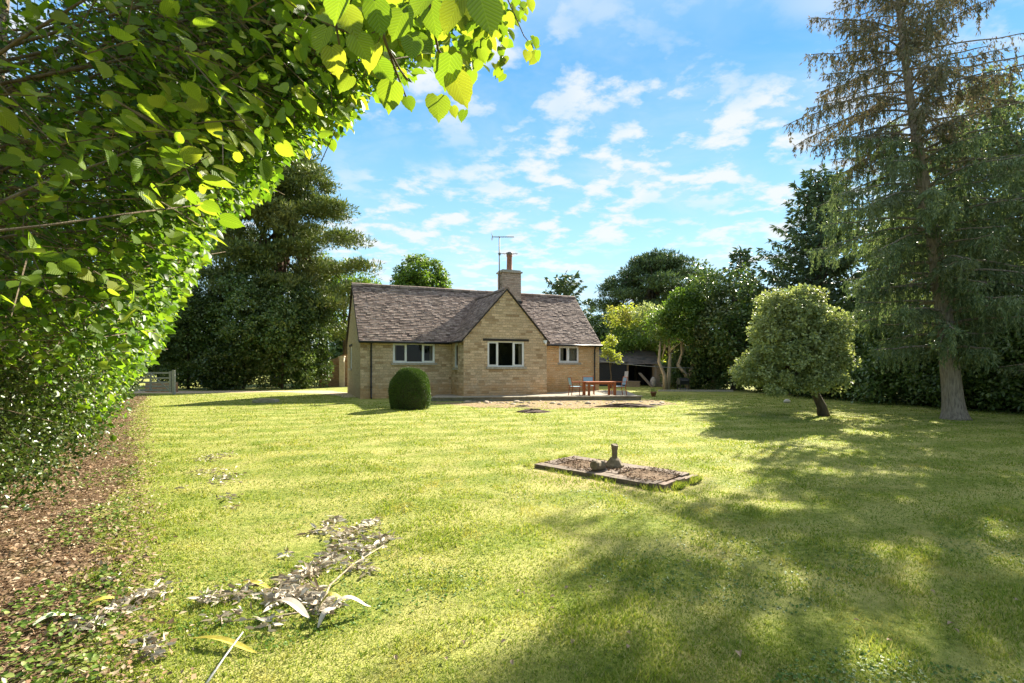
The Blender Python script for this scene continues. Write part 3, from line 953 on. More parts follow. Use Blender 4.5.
# verge strips and gutters
m = MB()
for (a, b) in (((-OG - .004, -OV, HW - OV * SLM), (-OG - .004, VD / 2, RZ)), ((-OG - .004, VD + OV, HW - OV * SLM), (-OG - .004, VD / 2, RZ)),
               ((UL + OG + .004, -OV, HW - OV * SLM), (UL + OG + .004, VD / 2, RZ)),
               ((WU0 - .13, WV - OG - .004, HW - .13 * SLW), (6.215, WV - OG - .004, WRZ)), ((WU1 + .13, WV - OG - .004, HW - .13 * SLW), (6.215, WV - OG - .004, WRZ))):
    m = MB(); m.tube([Vector(a) - Vector((0, 0, .03)), Vector(b) - Vector((0, 0, .02))], .022, 4)
    m.build('verge', MT['dark_wood'], house)
m = MB(); gz = HW - OV * SLM - .015
m.tube([(-OG, -OV - .05, gz), (WU0 - .15, -OV - .05, gz)], .055, 8); m.build('gutter', MT['black'], house, True)
m = MB(); m.tube([(WU1 + .15, -OV - .05, gz), (UL + OG, -OV - .05, gz)], .055, 8); m.build('gutter', MT['black'], house, True); m = MB()
m.tube([(WU0 - .17, WV, gz + .02), (WU0 - .17, -OV, gz + .02)], .05, 8)
m.build('gutter', MT['black'], house, True)
for u_ in (.46, 12.09):
    m = MB(); m.tube([(u_, -OV - .05, gz), (u_, -.09, gz - .16), (u_, -.07, gz - .25), (u_, -.07, .08), (u_, -.14, .03)], .038, 8)
    for zz in (.5, 1.4, 2.1): m.tube([(u_, -.07, zz), (u_, -.07, zz + .05)], .05, 8)
    m.build('downpipe', MT['black'], house, True)
    m = MB()


def window(O, eu, out, w, h, lights, curtain=0, lint=True):
    """casement window: frame, pane, sill, lintel; O = lower left corner of the opening on the wall face"""
    O = Vector(O); eu = Vector(eu); out = Vector(out)
    Mx = Matrix((( eu.x, -out.x, 0, O.x), (eu.y, -out.y, 0, O.y), (0, 0, 1, O.z), (0, 0, 0, 1)))   # x along, y inward, z up
    m = MB(); t = .055; d0, d1 = .05, .12
    m.box((0, d0, 0), (w, d1, t), Mx); m.box((0, d0, h - t), (w, d1, h), Mx)
    edges = [0] + list(np.cumsum(lights))
    tot = edges[-1]
    xsn = [e / tot * w for e in edges]
    for i, xx in enumerate(xsn):
        a = 0 if i == 0 else (w - t if i == len(xsn) - 1 else xx - t / 2)
        m.box((a, d0 + .001, t), (a + t, d1 - .001, h - t), Mx)
    # casement sashes, proud of the frame
    for i in range(len(xsn) - 1):
        a = xsn[i] + (t if i == 0 else t / 2); b = xsn[i + 1] - (t if i == len(xsn) - 2 else t / 2)
        s_ = .042
        if len(lights) == 3 and i == 1: continue
        m.box((a, d0 - .012, t), (a + s_, d1 - .02, h - t), Mx); m.box((b - s_, d0 - .012, t), (b, d1 - .02, h - t), Mx)
        m.box((a + s_, d0 - .012, t), (b - s_, d1 - .02, t + s_), Mx); m.box((a + s_, d0 - .012, h - t - s_), (b - s_, d1 - .02, h - t), Mx)
    f = m.build('window', MT['upvc'], house, bevel=.004)
    m = MB(); m.face([Mx @ Vector(q) for q in ((.02, .085, .02), (w - .02, .085, .02), (w - .02, .085, h - .02), (.02, .085, h - .02))]); m.build('pane', MT['glass'], f)
    m = MB(); m.box((-.09, -.07, -.10), (w + .09, d0, -.003), Mx); m.build('sill', MT['sill'], f, bevel=.008)
    if lint:
        m = MB(); m.box((-.22, -.025, h + .004), (w + .22, .04, h + .11), Mx); m.build('lintel', MT['dark_wood'], f)
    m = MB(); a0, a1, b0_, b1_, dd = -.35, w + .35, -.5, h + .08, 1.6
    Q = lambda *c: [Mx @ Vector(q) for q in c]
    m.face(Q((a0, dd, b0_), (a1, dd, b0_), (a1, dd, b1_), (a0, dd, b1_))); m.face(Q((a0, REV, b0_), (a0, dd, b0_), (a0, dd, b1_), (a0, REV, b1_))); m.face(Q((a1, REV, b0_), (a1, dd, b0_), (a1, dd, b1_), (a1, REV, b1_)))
    m.face(Q((a0, REV, b0_), (a1, REV, b0_), (a1, dd, b0_), (a0, dd, b0_))); m.face(Q((a0, REV, b1_), (a1, REV, b1_), (a1, dd, b1_), (a0, dd, b1_))); m.build('dark_room_box', MT['interior'], f)  # dark box added behind the glass so the panes look black
    if curtain:
        def drape(x0, x1):
            n = 26
            for i in range(n):
                a = x0 + (x1 - x0) * i / n; b = x0 + (x1 - x0) * (i + 1) / n
                ya = .26 + .03 * math.sin(i * 1.25); yb = .26 + .03 * math.sin((i + 1) * 1.25)
                m.face([Mx @ Vector((a, ya, -.1)), Mx @ Vector((b, yb, -.1)), Mx @ Vector((b, yb, h + .05)), Mx @ Vector((a, ya, h + .05))])
        for (x0, x1) in ([(-.1, w * .10), (w * .90, w + .1)] if curtain == 1 else [(-.1, w * .34), (w * .56, w + .1)]):
            m = MB(); drape(x0, x1); m.build('curtain', MT['curtain'], f)
    return f


window((W1[0], 0, W1[2]), (1, 0, 0), (0, -1, 0), W1[1] - W1[0], W1[3] - W1[2], (1, 1.25, .95), 1)
window((WU0 + W2[0], WV, W2[2]), (1, 0, 0), (0, -1, 0), W2[1] - W2[0], W2[3] - W2[2], (.8, 1.2, .85), 1)
window((W3[0], 0, W3[2]), (1, 0, 0), (0, -1, 0), W3[1] - W3[0], W3[3] - W3[2], (.85, 1), 2)
window((WU0, -.45, W4[2]), (0, -1, 0), (-1, 0, 0), .60, W4[3] - W4[2], (1,), 1)
window((0, VD - W5[0], W5[2]), (0, -1, 0), (-1, 0, 0), W5[1] - W5[0], W5[3] - W5[2], (1, 1), 0)

# chimney
m = MB(); m.box((7.69, 2.15, 4.6), (8.78, 2.85, 6.52)); ch = m.build('chimney', MT['render_stone'], house, bevel=.015)
m = MB(); m.box((7.62, 2.08, 6.522), (8.85, 2.92, 6.60)); m.box((7.70, 2.16, 6.602), (8.77, 2.84, 6.68)); m.build('chimney_cap', MT['sill'], ch, bevel=.015)
m = MB(); m.box((7.64, 2.06, 4.88), (8.83, 2.14, 5.0)); m.build('flashing', MT['black'], ch)
m = MB(); m.lathe([(.17, 0), (.18, .05), (.155, .08), (.14, .75), (.165, .80), (.165, .87), (.135, .88)], 18, (8.24, 2.5, 6.68)); m.build('chimney_pot', MT['terracotta'], ch, True)
m = MB(); m.lathe([(.19, 0), (.2, .03), (.19, .06), (.05, .12)], 16, (8.24, 2.5, 7.60)); m.build('chimney_cowl', MT['black'], ch, True)
# television aerial strapped to the stack
m = MB(); m.tube([(7.60, 2.4, 5.55), (7.60, 2.4, 8.50)], .03, 6)
for zz in (5.9, 6.35): m.tube([(7.60, 2.4, zz), (7.70, 2.4, zz)], .025, 6)
ae = m.build('aerial', MT['metal_grey'], ch, True)
m = MB()
B0 = Vector((7.60, 2.4, 8.46)); dB = Vector((.86, -.50, -.03)).normalized(); pB = Vector((0, 0, 1)).cross(dB).normalized()
m.tube([B0 - dB * .42, B0 + dB * .80], .022, 5)
for k in range(12):
    c0 = B0 + dB * (-.2 + k * .088); hl = .17 - k * .006; m.tube([c0 - pB * hl, c0 + pB * hl], .009, 4)
for sg in (-1, 1):
    m.tube([B0 - dB * .38 + Vector((0, 0, 0)), B0 - dB * .42 + Vector((0, 0, sg * .16))], .01, 4)
    for k in range(4):
        c0 = B0 - dB * (.36 + .02 * k) + Vector((0, 0, sg * (.05 + .04 * k))); m.tube([c0 - pB * .22, c0 + pB * .22], .008, 4)
m.build('antenna', MT['metal_grey'], ae)
m = MB(); B1 = Vector((7.60, 2.4, 7.55)); m.tube([B1 - dB * .08, B1 + dB * 1.0], .018, 5)
for k in range(5):
    c0 = B1 + dB * (.25 + k * .17); m.tube([c0 - pB * .3, c0 + pB * .3], .006, 4)
m.box((7.56, 2.36, 7.47), (7.66, 2.44, 7.60)); m.build('antenna', MT['metal_grey'], ae)
m = MB(); m.box((WU1 - .2, WV - .14, 2.55), (WU1 - .06, WV - .002, 2.66)); m.tube([(WU1 - .13, WV - .16, 2.50), (WU1 - .13, WV - .05, 2.55)], .05, 8); m.build('security_light', MT['upvc'], house)

# ================================================================== TERRACE
M = Mat('terrace_paving')
f1 = M.noise(6, 6, 0.7); f2 = M.noise(40, 4, .6)
c = M.ramp(f1, [(.3, (.20, .17, .13)), (.7, (.38, .34, .27))])
M.bsdf(c, .9, M.bump(f2, .4, .01), spec=.2); MT['paving'] = M.m
tp = [(-3.4, 21.05), (5.55, 22.0), (6.1, 27.4), (4.72, 27.9), (1.0, 25.0), (-3.5, 23.8)]
m = MB(); th_ = .13
m.face([(x, y, th_) for x, y in tp])
for i in range(len(tp)):
    a, b = tp[i], tp[(i + 1) % len(tp)]
    m.face([(a[0], a[1], -.02), (b[0], b[1], -.02), (b[0], b[1], th_), (a[0], a[1], th_)])
to = m.build('terrace', MT['paving']); tag(to, 'low paved terrace along the front of the cottage', 'terrace', kind='structure')
m = MB()          # coping stones along the front edge
rnd = random.Random(8)
a = Vector((-3.45, 20.98, th_ + .003)); b = Vector((5.62, 21.94, th_ + .003)); d = (b - a).normalized(); pp = Vector((-d.y, d.x, 0)); t_ = 0; Ln = (b - a).length
while t_ < Ln - .3:
    w_ = rnd.uniform(.45, .75); q = a + d * t_
    Mx = Matrix(((d.x, pp.x, 0, q.x), (d.y, pp.y, 0, q.y), (0, 0, 1, q.z), (0, 0, 0, 1)))
    m.box((0, rnd.uniform(-.02, .02), 0), (w_ - .012, .4, .045 + rnd.uniform(-.006, .006)), Mx); t_ += w_
cp = m.build('coping', MT['paving'], to, bevel=.006)

# rubble stones lying on the earth strip
rnd = random.Random(21)
rock_src = []
MT['rock'] = simple('rubble_stone', (0.34, 0.27, 0.19), 0.9, 0.4, 9, 0.5)
for k in range(4):
    import bmesh
    bm = bmesh.new(); bmesh.ops.create_icosphere(bm, subdivisions=2, radius=1)
    for v in bm.verts:
        v.co = Vector((v.co.x * rnd.uniform(.85, 1.1), v.co.y * rnd.uniform(.85, 1.1), v.co.z * .5 * rnd.uniform(.8, 1.15)))
    me = bpy.data.meshes.new('rubble_stone'); bm.to_mesh(me); bm.free(); me.materials.append(MT['rock']); rock_src.append(me)
for k in range(70):
    w_ = rnd.random(); x_ = -2.2 + 8.2 * w_; y_ = rnd.uniform(18.6, 21.2)
    if x_ < 0: y_ = rnd.uniform(19.8, 20.8)
    o = bpy.data.objects.new('rubble_stone', rock_src[k % 4]); COL.objects.link(o)
    s_ = rnd.choice([.04, .05, .06, .08, .12]); o.location = (x_, y_, s_ * .15); o.scale = (s_ * 1.4, s_, s_); o.rotation_euler = (0, 0, rnd.uniform(0, 6))
    tag(o, 'small loose stone lying on the bare earth before the terrace', 'stone', 'loose stones on the bare earth')
# dark heaps of turned soil with ragged turf
MT['dark_soil'] = simple('dark_soil', (0.07, 0.04, 0.026), 0.95, 0.5, 14, 0.8)
def soil_heap(p, rx, ry, h, seed, label):
    rnd = random.Random(seed); m = MB(); n = 22
    rings = []
    for j in range(6):
        t = j / 5
        rings.append([(rx * (1 - t) * (1 + .25 * math.sin(3 * k + seed) * rnd.uniform(.5, 1)) * math.cos(2 * PI * k / n), ry * (1 - t) * (1 + .2 * rnd.uniform(-1, 1)) * math.sin(2 * PI * k / n), h * (1 - (1 - t) ** 2) * rnd.uniform(.7, 1.2) - (.02 if j == 0 else 0)) for k in range(n)])
    i0 = 0
    for r in rings:
        m.v += r; m.uv += [(0, 0)] * n
    for j in range(5):
        for k in range(n):
            m.f.append([j * n + k, j * n + (k + 1) % n, (j + 1) * n + (k + 1) % n, (j + 1) * n + k]); m.mi.append(0)
    o = m.build('soil_heap', MT['dark_soil']); o.location = p
    tag(o, label, 'soil heap', 'heaps of dark turned soil')
soil_heap(gpt(533, 412), .55, .30, .09, 1, 'largest dark soil heap on the bare earth below the gable')
soil_heap(gpt(523, 407), .35, .22, .07, 2, 'small dark soil heap just behind the largest heap')
soil_heap(gpt(628, 407), 1.15, .22, .12, 3, 'long dark soil ridge at the right end of the terrace')

# ================================================================== GARDEN FURNITURE
def table(loc, rz):
    r = empty('garden_table', loc, rz); tag(r, 'reddish hardwood garden table standing on the terrace', 'table')
    m = MB()
    for k in range(9): m.box((-.66, -.42 + k * .094, .60), (.66, -.42 + k * .094 + .085, .628))
    m.build('tabletop', MT['orange_wood'], r, bevel=.004)
    m = MB(); m.box((-.53, -.36, .52), (.53, -.33, .598)); m.box((-.53, .33, .52), (.53, .36, .598)); m.box((-.55, -.33, .52), (-.53, .33, .598)); m.box((.53, -.33, .52), (.55, .33, .598)); m.build('apron', MT['orange_wood'], r)
    for sx_ in (-1, 1):
        for sy_ in (-1, 1):
            m = MB(); m.box((sx_ * .58 - .045, sy_ * .36 - .045, 0), (sx_ * .58 + .045, sy_ * .36 + .045, .598)); m.build('leg', MT['orange_wood'], r, bevel=.005)
    return r
table((3.9, 22.9, th_), R(8))
def chair(loc, rz, label):
    r = empty('garden_chair', loc, rz); tag(r, label, 'chair', 'garden chairs around the table')
    def tilt(zz): return -.22 - (zz - .4) * .22
    m = MB()
    m.box((-.22, -.22, .40), (.22, .22, .415)); m.build('seat', MT['sling'], r)
    m = MB(); m.face([(-.22, tilt(.48), .48), (.22, tilt(.48), .48), (.22, tilt(.82), .82), (-.22, tilt(.82), .82)]); m.face([(-.22, tilt(.48) - .012, .48), (-.22, tilt(.82) - .012, .82), (.22, tilt(.82) - .012, .82), (.22, tilt(.48) - .012, .48)]); m.build('backrest', MT['sling'], r)
    m = MB()
    for s_ in (-1, 1):
        m.tube([(s_ * .24, -.2, .38), (s_ * .24, .24, .38)], .018, 6); m.tube([(s_ * .25, -.28, .60), (s_ * .25, .26, .62)], .02, 6)
    m.tube([(-.24, tilt(.82), .82), (.24, tilt(.82), .82)], .018, 6); m.build('frame', MT['orange_wood'], r)
    for s_ in (-1, 1):
        m = MB(); m.tube([(s_ * .24, .24, .0), (s_ * .24, .24, .61)], .02, 6); m.build('leg', MT['orange_wood'], r)
        m = MB(); m.tube([(s_ * .24, -.28, 0), (s_ * .24, tilt(.4), .4), (s_ * .24, tilt(.82), .82)], .02, 6); m.build('leg', MT['orange_wood'], r)
    return r
chair((2.86, 22.9, th_), R(-80), 'pale blue garden chair at the left end of the table, nearest the gable')
chair((3.55, 23.75, th_), R(176), 'pale blue garden chair tucked behind the long side of the table')
chair((4.85, 23.25, th_), R(100), 'pale grey garden chair at the right end of the table')

# ================================================================== PLINTH ON THE LAWN
plr = empty('stone_plinth', (SLAB_C[0], SLAB_C[1], 0), SLAB_A); tag(plr, 'low rectangular plinth of old slabs with mossy gravel on top', 'plinth')
M = Mat('mossy_slab')
f1 = M.noise(5, 6, .7); f2 = M.noise(45, 5, .7)
c = M.ramp(f1, [(.3, (.09, .055, .03)), (.48, (.17, .11, .065)), (.62, (.21, .15, .10)), (.75, (.16, .14, .05))])
c = M.mix(M.rng(f2, .5, .7, 0, .7), c, (.07, .05, .035)); M.bsdf(c, .92, M.bump(f2, 1, .02), spec=.15); MT['slab_top'] = M.m
rnd = random.Random(2)
m = MB()
m.box((-.90, -.43, -.02), (.90, .43, .055)); m.build('bed', MT['slab_top'], plr)
m = MB()
t_ = -.95
while t_ < .90:
    w_ = min(rnd.uniform(.42, .65), .95 - t_)
    m.box((t_ + .004, -.49, .012 + rnd.uniform(-.006, .004)), (t_ + w_ - .004, -.30 + rnd.uniform(-.02, .03), .075 + rnd.uniform(-.008, .006)))
    t_ += w_
t_ = -.95
while t_ < .8:
    w_ = min(rnd.uniform(.3, .5), .95 - t_)
    m.box((t_ + .006, .28 + rnd.uniform(-.02, .03), .0), (t_ + w_ - .006, .48, .068 + rnd.uniform(-.01, .006)))
    t_ += w_
m.box((-.2, -.26, .01), (.28, .24, .073)); m.box((-.95, -.27, .01), (-.72, .25, .066))
m.build('slabs', simple('plinth_slab', (.15, .11, .08), .9, .45, 9, .5), plr, bevel=.008)
for k in range(5):
    m = MB(); y_ = -.42 + k * .19
    m.box((.955 + rnd.uniform(-.01, .02), y_, -.01), (1.03 + rnd.uniform(-.01, .02), y_ + .165, .06 + rnd.uniform(-.02, .01))); m.build('brick', simple('edging_brick', (.17, .115, .085), .9, .4, 9), plr, bevel=.012)
MT['crumb'] = leaf_mat('bark_crumbs', [(.06, .035, .02), (.16, .09, .055), (.24, .15, .09), (.11, .07, .035), (.33, .24, .15)], .05, (1, 1, 1), .9)
# gravel and moss crumbs on it
rg = np.random.default_rng(3); nb = 2600
P = np.stack([rg.uniform(-.9, .95, nb), rg.uniform(-.42, .42, nb), np.full(nb, .078)], 1)
P = P[np.sin(P[:, 0] * 7) * np.cos(P[:, 1] * 9) + rg.normal(size=nb) * .4 > .0]
nb = len(P); D = unit(np.stack([rg.normal(size=nb), rg.normal(size=nb), .4 * rg.random(nb)], 1))
cr = leaves('crumbs', P, D, unit(rg.normal(size=(nb, 3)) * .6 + [0, 0, 1]), .018 + .02 * rg.random(nb), .014 + .01 * rg.random(nb), MT['crumb'], plr, 'oval'); cr['kind'] = 'stuff'

sd_p = gpt(614.5, 466.5, .075)
MT['old_stone'] = simple('old_carved_stone', (.16, .125, .075), .92, .45, 14, .5)
ped = empty('broken_pedestal', sd_p, R(15)); ped.scale = (.82, .82, .84); tag(ped, 'broken stone pedestal with sloping square base standing on the plinth', 'pedestal')
m = MB()
def frustum(m, prof, n, rot=0, jit=.0, rnd=random.Random(5), sq=1.0):
    i0 = len(m.v)
    for r_, z_ in prof:
        for k in range(n):
            a = rot + 2 * PI * k / n; rr = r_ * (1 + rnd.uniform(-jit, jit))
            m.v.append((rr * math.cos(a), rr * math.sin(a), z_ + (rnd.uniform(-jit, jit) * .3 if z_ == prof[-1][1] else 0))); m.uv.append((0, 0))
    for i in range(len(prof) - 1):
        for k in range(n):
            m.f.append([i0 + i * n + k, i0 + i * n + (k + 1) % n, i0 + (i + 1) * n + (k + 1) % n, i0 + (i + 1) * n + k]); m.mi.append(0)
    m.f.append([i0 + k for k in range(n)][::-1]); m.mi.append(0); m.f.append([i0 + (len(prof) - 1) * n + k for k in range(n)]); m.mi.append(0)
frustum(m, [(.165, 0), (.165, .035), (.14, .055), (.095, .115), (.062, .15)], 8, R(22), .05); m.build('base', MT['old_stone'], ped, bevel=.006)
m = MB(); frustum(m, [(.052, .145), (.047, .19), (.050, .27), (.062, .345), (.060, .365)], 8, R(10), .06); m.build('shaft', MT['old_stone'], ped, bevel=.005)
m = MB(); frustum(m, [(.055, -.12), (.07, -.11), (.072, .09), (.06, .12)], 10, 0, .05)
lg = m.build('fallen_stone', MT['old_stone'], None, bevel=.006); lg.location = gpt(598, 470, .075) + Vector((0, 0, .062)); lg.rotation_euler = (R(82), 0, R(-38))
tag(lg, 'short round stone drum lying on its side left of the pedestal', 'stone drum')

# manhole slab in the far lawn
mh = empty('drain_cover', gpt(266, 402.5), R(8)); tag(mh, 'raised stone drain cover in the lawn left of the cottage', 'drain cover')
m = MB(); m.box((-.42, -.3, -.02), (.42, .3, .11)); m.build('surround', MT['sill'], mh, bevel=.02)
m = MB(); m.box((-.3, -.2, .112), (.28, .2, .15)); m.build('lid', MT['rock'], mh, bevel=.012)

# ================================================================== GATE, WALLS, SHEDS
gt = empty('field_gate', (-18.35, 26.0, 0), R(3)); tag(gt, 'pale five barred field gate closing the drive at the end of the hedge', 'gate')
m = MB()
for zz in (.22, .42, .62, .84, 1.10): m.box((-.98, -.015, zz - .04), (.98, .015, zz + .04))
gb_ = m.build('bars', MT['gate'], gt, bevel=.004)
m = MB(); m.box((-1.02, -.035, .12), (-.92, .035, 1.18)); m.box((.92, -.035, .12), (1.02, .035, 1.18)); m.box((-.04, -.03, .16), (.04, .03, 1.14)); m.build('uprights', MT['gate'], gt, bevel=.005)
m = MB(); m.tube([(-.95, -.03, .2), (.0, -.03, 1.1)], .03, 6); m.tube([(.95, -.03, .2), (.0, -.03, 1.1)], .03, 6); m.build('brace', MT['gate'], gt)
for s_ in (-1, 1):
    m = MB(); m.box((s_ * 1.14 - .06, -.06, -.05), (s_ * 1.14 + .06, .06, 1.25)); m.build('gate_post', MT['gate'], gt, bevel=.01)
m = MB(); m.box((-1.6, 1.7, 0), (.05, 1.95, .55)); lowm = m.build('low_wall', MT['garden_stone'], None); lowm.location = (-18.6, 26.5, 0); tag(lowm, 'low stone wall glimpsed through the bars of the field gate', 'wall')

gw = MB()
xs_ = np.linspace(0, 3.4, 12)
for i in range(11):
    h0 = 1.5 + .75 * min(1, xs_[i] / 1.8) + .03 * math.sin(9 * i); h1 = 1.5 + .75 * min(1, xs_[i + 1] / 1.8) + .03 * math.sin(9 * (i + 1))
    for (y_, sg) in ((0, 1), (.35, -1)):
        q = [(xs_[i], y_, -.05), (xs_[i + 1], y_, -.05), (xs_[i + 1], y_, h1), (xs_[i], y_, h0)]
        gw.face(q[::sg], [(p[0], p[2]) for p in q][::sg])
    gw.face([(xs_[i], 0, h0), (xs_[i + 1], 0, h1), (xs_[i + 1], .35, h1), (xs_[i], .35, h0)], [(0, 0), (.1, 0), (.1, .1), (0, .1)])
gw.face([(0, .35, -.05), (0, 0, -.05), (0, 0, 1.2), (0, .35, 1.2)], [(0, 0), (.35, 0), (.35, 1.2), (0, 1.2)])
gwo = gw.build('garden_wall', MT['garden_stone']); gwo.location = (-13.6, 36.0, 0); tag(gwo, 'reddish stone garden wall with sloping top behind the cottage gable end', 'wall')
m = MB(); m.box((-.16, -.12, 0), (.16, .12, 2.05)); m.box((-.2, -.16, 2.052), (.2, .16, 2.12)); po = m.build('stone_pier', simple('pale_stone', (.5, .43, .33), .9, .2, 6, .3), None, bevel=.01); po.location = (-11.75, 35.4, 0)
tag(po, 'pale square stone pier at the end of the garden wall', 'pier')

# black weatherboard shed with an open bay
sh = empty('black_shed', (6.0, 36.5, 0), R(-3)); tag(sh, 'black weatherboarded shed with slate roof behind the cottage', 'shed')
m = MB()
for k in range(12):
    zz = k * .142; m.box((0, -.012 - .004 * (k % 2), zz), (2.15, .05, zz + .138))
m.box((0, .052, 0), (.06, 3, 1.7)); m.box((2.09, .052, 0), (2.15, 3, 1.7)); m.box((0, 3.002, 0), (4.1, 3.06, 1.7)); m.box((4.04, .052, 0), (4.1, 3, 1.7)); m.build('wall', MT['board_black'], sh)
m = MB(); m.box((2.16, -.03, 0), (2.28, .09, 1.68)); m.box((3.98, -.03, 0), (4.1, .04, 1.68)); m.box((2.29, -.02, 1.56), (3.97, .05, 1.68)); m.build('post', MT['post'], sh)
ta = tiles(31, (-.15, -.15, 1.66), (1, 0, 0), (0, .86, .51), 2.5, 1.85, tw=.3, th=.2); tb_ = tiles(32, (-.15, 3.2, 1.66), (1, 0, 0), (0, -.86, .51), 4.4, 1.9, tw=.3, th=.2)
tc_ = tiles(33, (2.2, -.35, 1.55), (1, 0, 0), (0, .86, .51), 2.2, 1.95, tw=.3, th=.2)
ro = tile_obj('roof', [ta, tb_, tc_], MT['tiles_dark'], sh)
# lean-to store with doors
st_ = empty('wooden_store', (9.95, 35.2, 0), R(-4)); tag(st_, 'low wooden garden store with a pale door and flat roof', 'shed')
m = MB()
for k in range(18):
    x_ = k * .17
    if 2 <= k <= 4 or 9 <= k <= 12: continue
    m.box((x_, -.01 - .004 * (k % 2), 0), (x_ + .164, .03, 1.36))
m.box((0, 1.5, 0), (3.05, 1.55, 1.4)); m.box((-.02, .032, 0), (.02, 1.5, 1.36)); m.box((3.03, .032, 0), (3.07, 1.5, 1.36)); m.build('wall', MT['board_grey'], st_)
m = MB(); m.box((.33, -.03, 0), (.86, .01, .82)); d_o = m.build('door', MT['board_pale'], st_, bevel=.006); d_o['label'] = 'pale painted lower door'
m = MB(); m.box((.36, -.02, .86), (.83, .008, 1.30)); m.build('window', MT['black'], st_)
m = MB(); m.box((1.54, -.03, 0), (2.2, .01, 1.3)); d_o = m.build('door', MT['board_black'], st_, bevel=.006); d_o['label'] = 'dark boarded door'
m = MB(); m.box((-.15, -.2, 1.40), (3.25, 1.6, 1.46)); m.build('roof', MT['tiles_dark'], st_)
# things leaning in the bay
def plank(name, p0, p1, w, t, mat, label, cat, group=None):
    p0 = Vector(p0); p1 = Vector(p1); d = (p1 - p0); L = d.length
    o = MB(); o.box((-w / 2, -t / 2, 0), (w / 2, t / 2, L)); ob_ = o.build(name, mat, None, bevel=.004)
    ob_.location = p0; ob_.rotation_mode = 'QUATERNION'; ob_.rotation_quaternion = d.to_track_quat('Z', 'Y'); return tag(ob_, label, cat, group)
plank('leaning_board', (9.5, 34.6, 0), (8.75, 35.1, .95), .5, .04, MT['board_grey'], 'wide brown board leaning in front of the open shed bay', 'board')
plank('leaning_board', (7.95, 35.8, .25), (8.1, 36.2, 1.05), .25, .03, MT['board_pale'], 'narrow pale board propped upright inside the open shed bay', 'board')
m = MB()
rnd = random.Random(6); m.lathe([(.16, 0), (.2, .1), (.18, .25), (.2, .42), (.13, .6), (.06, .68)], 12, jitter=.12, rnd=rnd); o = m.build('garden_sack', simple('pale_sack', (.34, .32, .29), .8, .2, 7), None, True); o.location = (9.62, 34.9, 0)
tag(o, 'pale full sack standing between the shed and the wooden store', 'sack')
m = MB(); m.box((-.4, -.3, 0), (.4, .3, .35)); m.box((-.43, -.33, .352), (.43, .33, .39)); o = m.build('wooden_crate', MT['board_grey'], None, bevel=.01); o.location = (8.35, 35.3, 0); tag(o, 'old wooden crate on the ground in the shed bay', 'crate')
# barbecue on wheels
bq = empty('barbecue', (9.85, 29.5, 0), R(10)); tag(bq, 'black lidded barbecue cart standing beneath the pale stemmed tree', 'barbecue')
m = MB(); m.box((-.28, -.2, .38), (.28, .2, .56)); m.build('firebox', MT['black'], bq, bevel=.02)
m = MB()
for k in range(8):
    a0 = PI * k / 8; a1 = PI * (k + 1) / 8
    m.face([(-.29, -.2 * math.cos(a0), .562 + .2 * math.sin(a0)), (.29, -.2 * math.cos(a0), .562 + .2 * math.sin(a0)), (.29, -.2 * math.cos(a1), .562 + .2 * math.sin(a1)), (-.29, -.2 * math.cos(a1), .562 + .2 * math.sin(a1))])
for s_ in (-1, 1): m.face([(s_ * .29, -.2 * math.cos(PI * k / 8), .562 + .2 * math.sin(PI * k / 8)) for k in range(9)])
m.build('lid', MT['black'], bq)
for sx_ in (-1, 1):
    for sy_ in (-1, 1):
        m = MB(); m.tube([(sx_ * .25, sy_ * .17, 0.02), (sx_ * .25, sy_ * .17, .38)], .018, 6); m.build('leg', MT['black'], bq)
m = MB(); m.box((-.25, -.18, .14), (.25, .18, .165)); m.build('shelf', MT['metal_grey'], bq)
m = MB(); m.tube([(-.2, -.24, .62), (.2, -.24, .62)], .012, 6); m.build('handle', MT['metal_grey'], bq)
m = MB()
for k in range(9): m.box((k * .46, 0, -.02), (k * .46 + .45, .15, .10))
ed = m.build('stone_edging', MT['sill'], None, bevel=.01); ed.location = (8.3, 29.0, 0); ed.rotation_euler = (0, 0, R(-4)); tag(ed, 'row of pale kerb stones edging the bed under the trees', 'stone edging')
pt = empty('flower_pot', gpt(653.5, 396.5)); tag(pt, 'small terracotta flower pot on the grass beyond the terrace', 'flower pot')
m = MB(); m.lathe([(.09, 0), (.13, .18), (.155, .185), (.155, .23), (.13, .232), (.12, .2)], 14); m.build('pot', MT['terracotta'], pt, True)
rg = np.random.default_rng(9); P, D, N = clump_leaves(rg, np.array([[0, 0, .28]]), np.array([[.12, .12, .08]]), 60); leaves('plant', P, D, N, .07, .03, MT['mid_green'], pt, 'oval')
o = MB(); rnd = random.Random(3); o.lathe([(.09, 0), (.13, .04), (.11, .11), (.05, .15)], 10, jitter=.15, rnd=rnd); ws = o.build('pale_boulder', simple('pale_boulder', (.55, .5, .42), .9, .2, 6), None, True); ws.location = gpt(787, 403); tag(ws, 'single pale boulder on the grass left of the round tree', 'boulder')
# line from the cottage corner to the trees
m = MB(); a = Vector((4.75, 27.5, 1.72)); b = Vector((11.6, 31.2, 1.32)); m.tube([a.lerp(b, k / 10) - Vector((0, 0, .12 * math.sin(PI * k / 10))) for k in range(11)], .016, 5)
wl = m.build('washing_line', MT['gate']); tag(wl, 'pale washing line strung from the cottage corner to the trees', 'washing line')

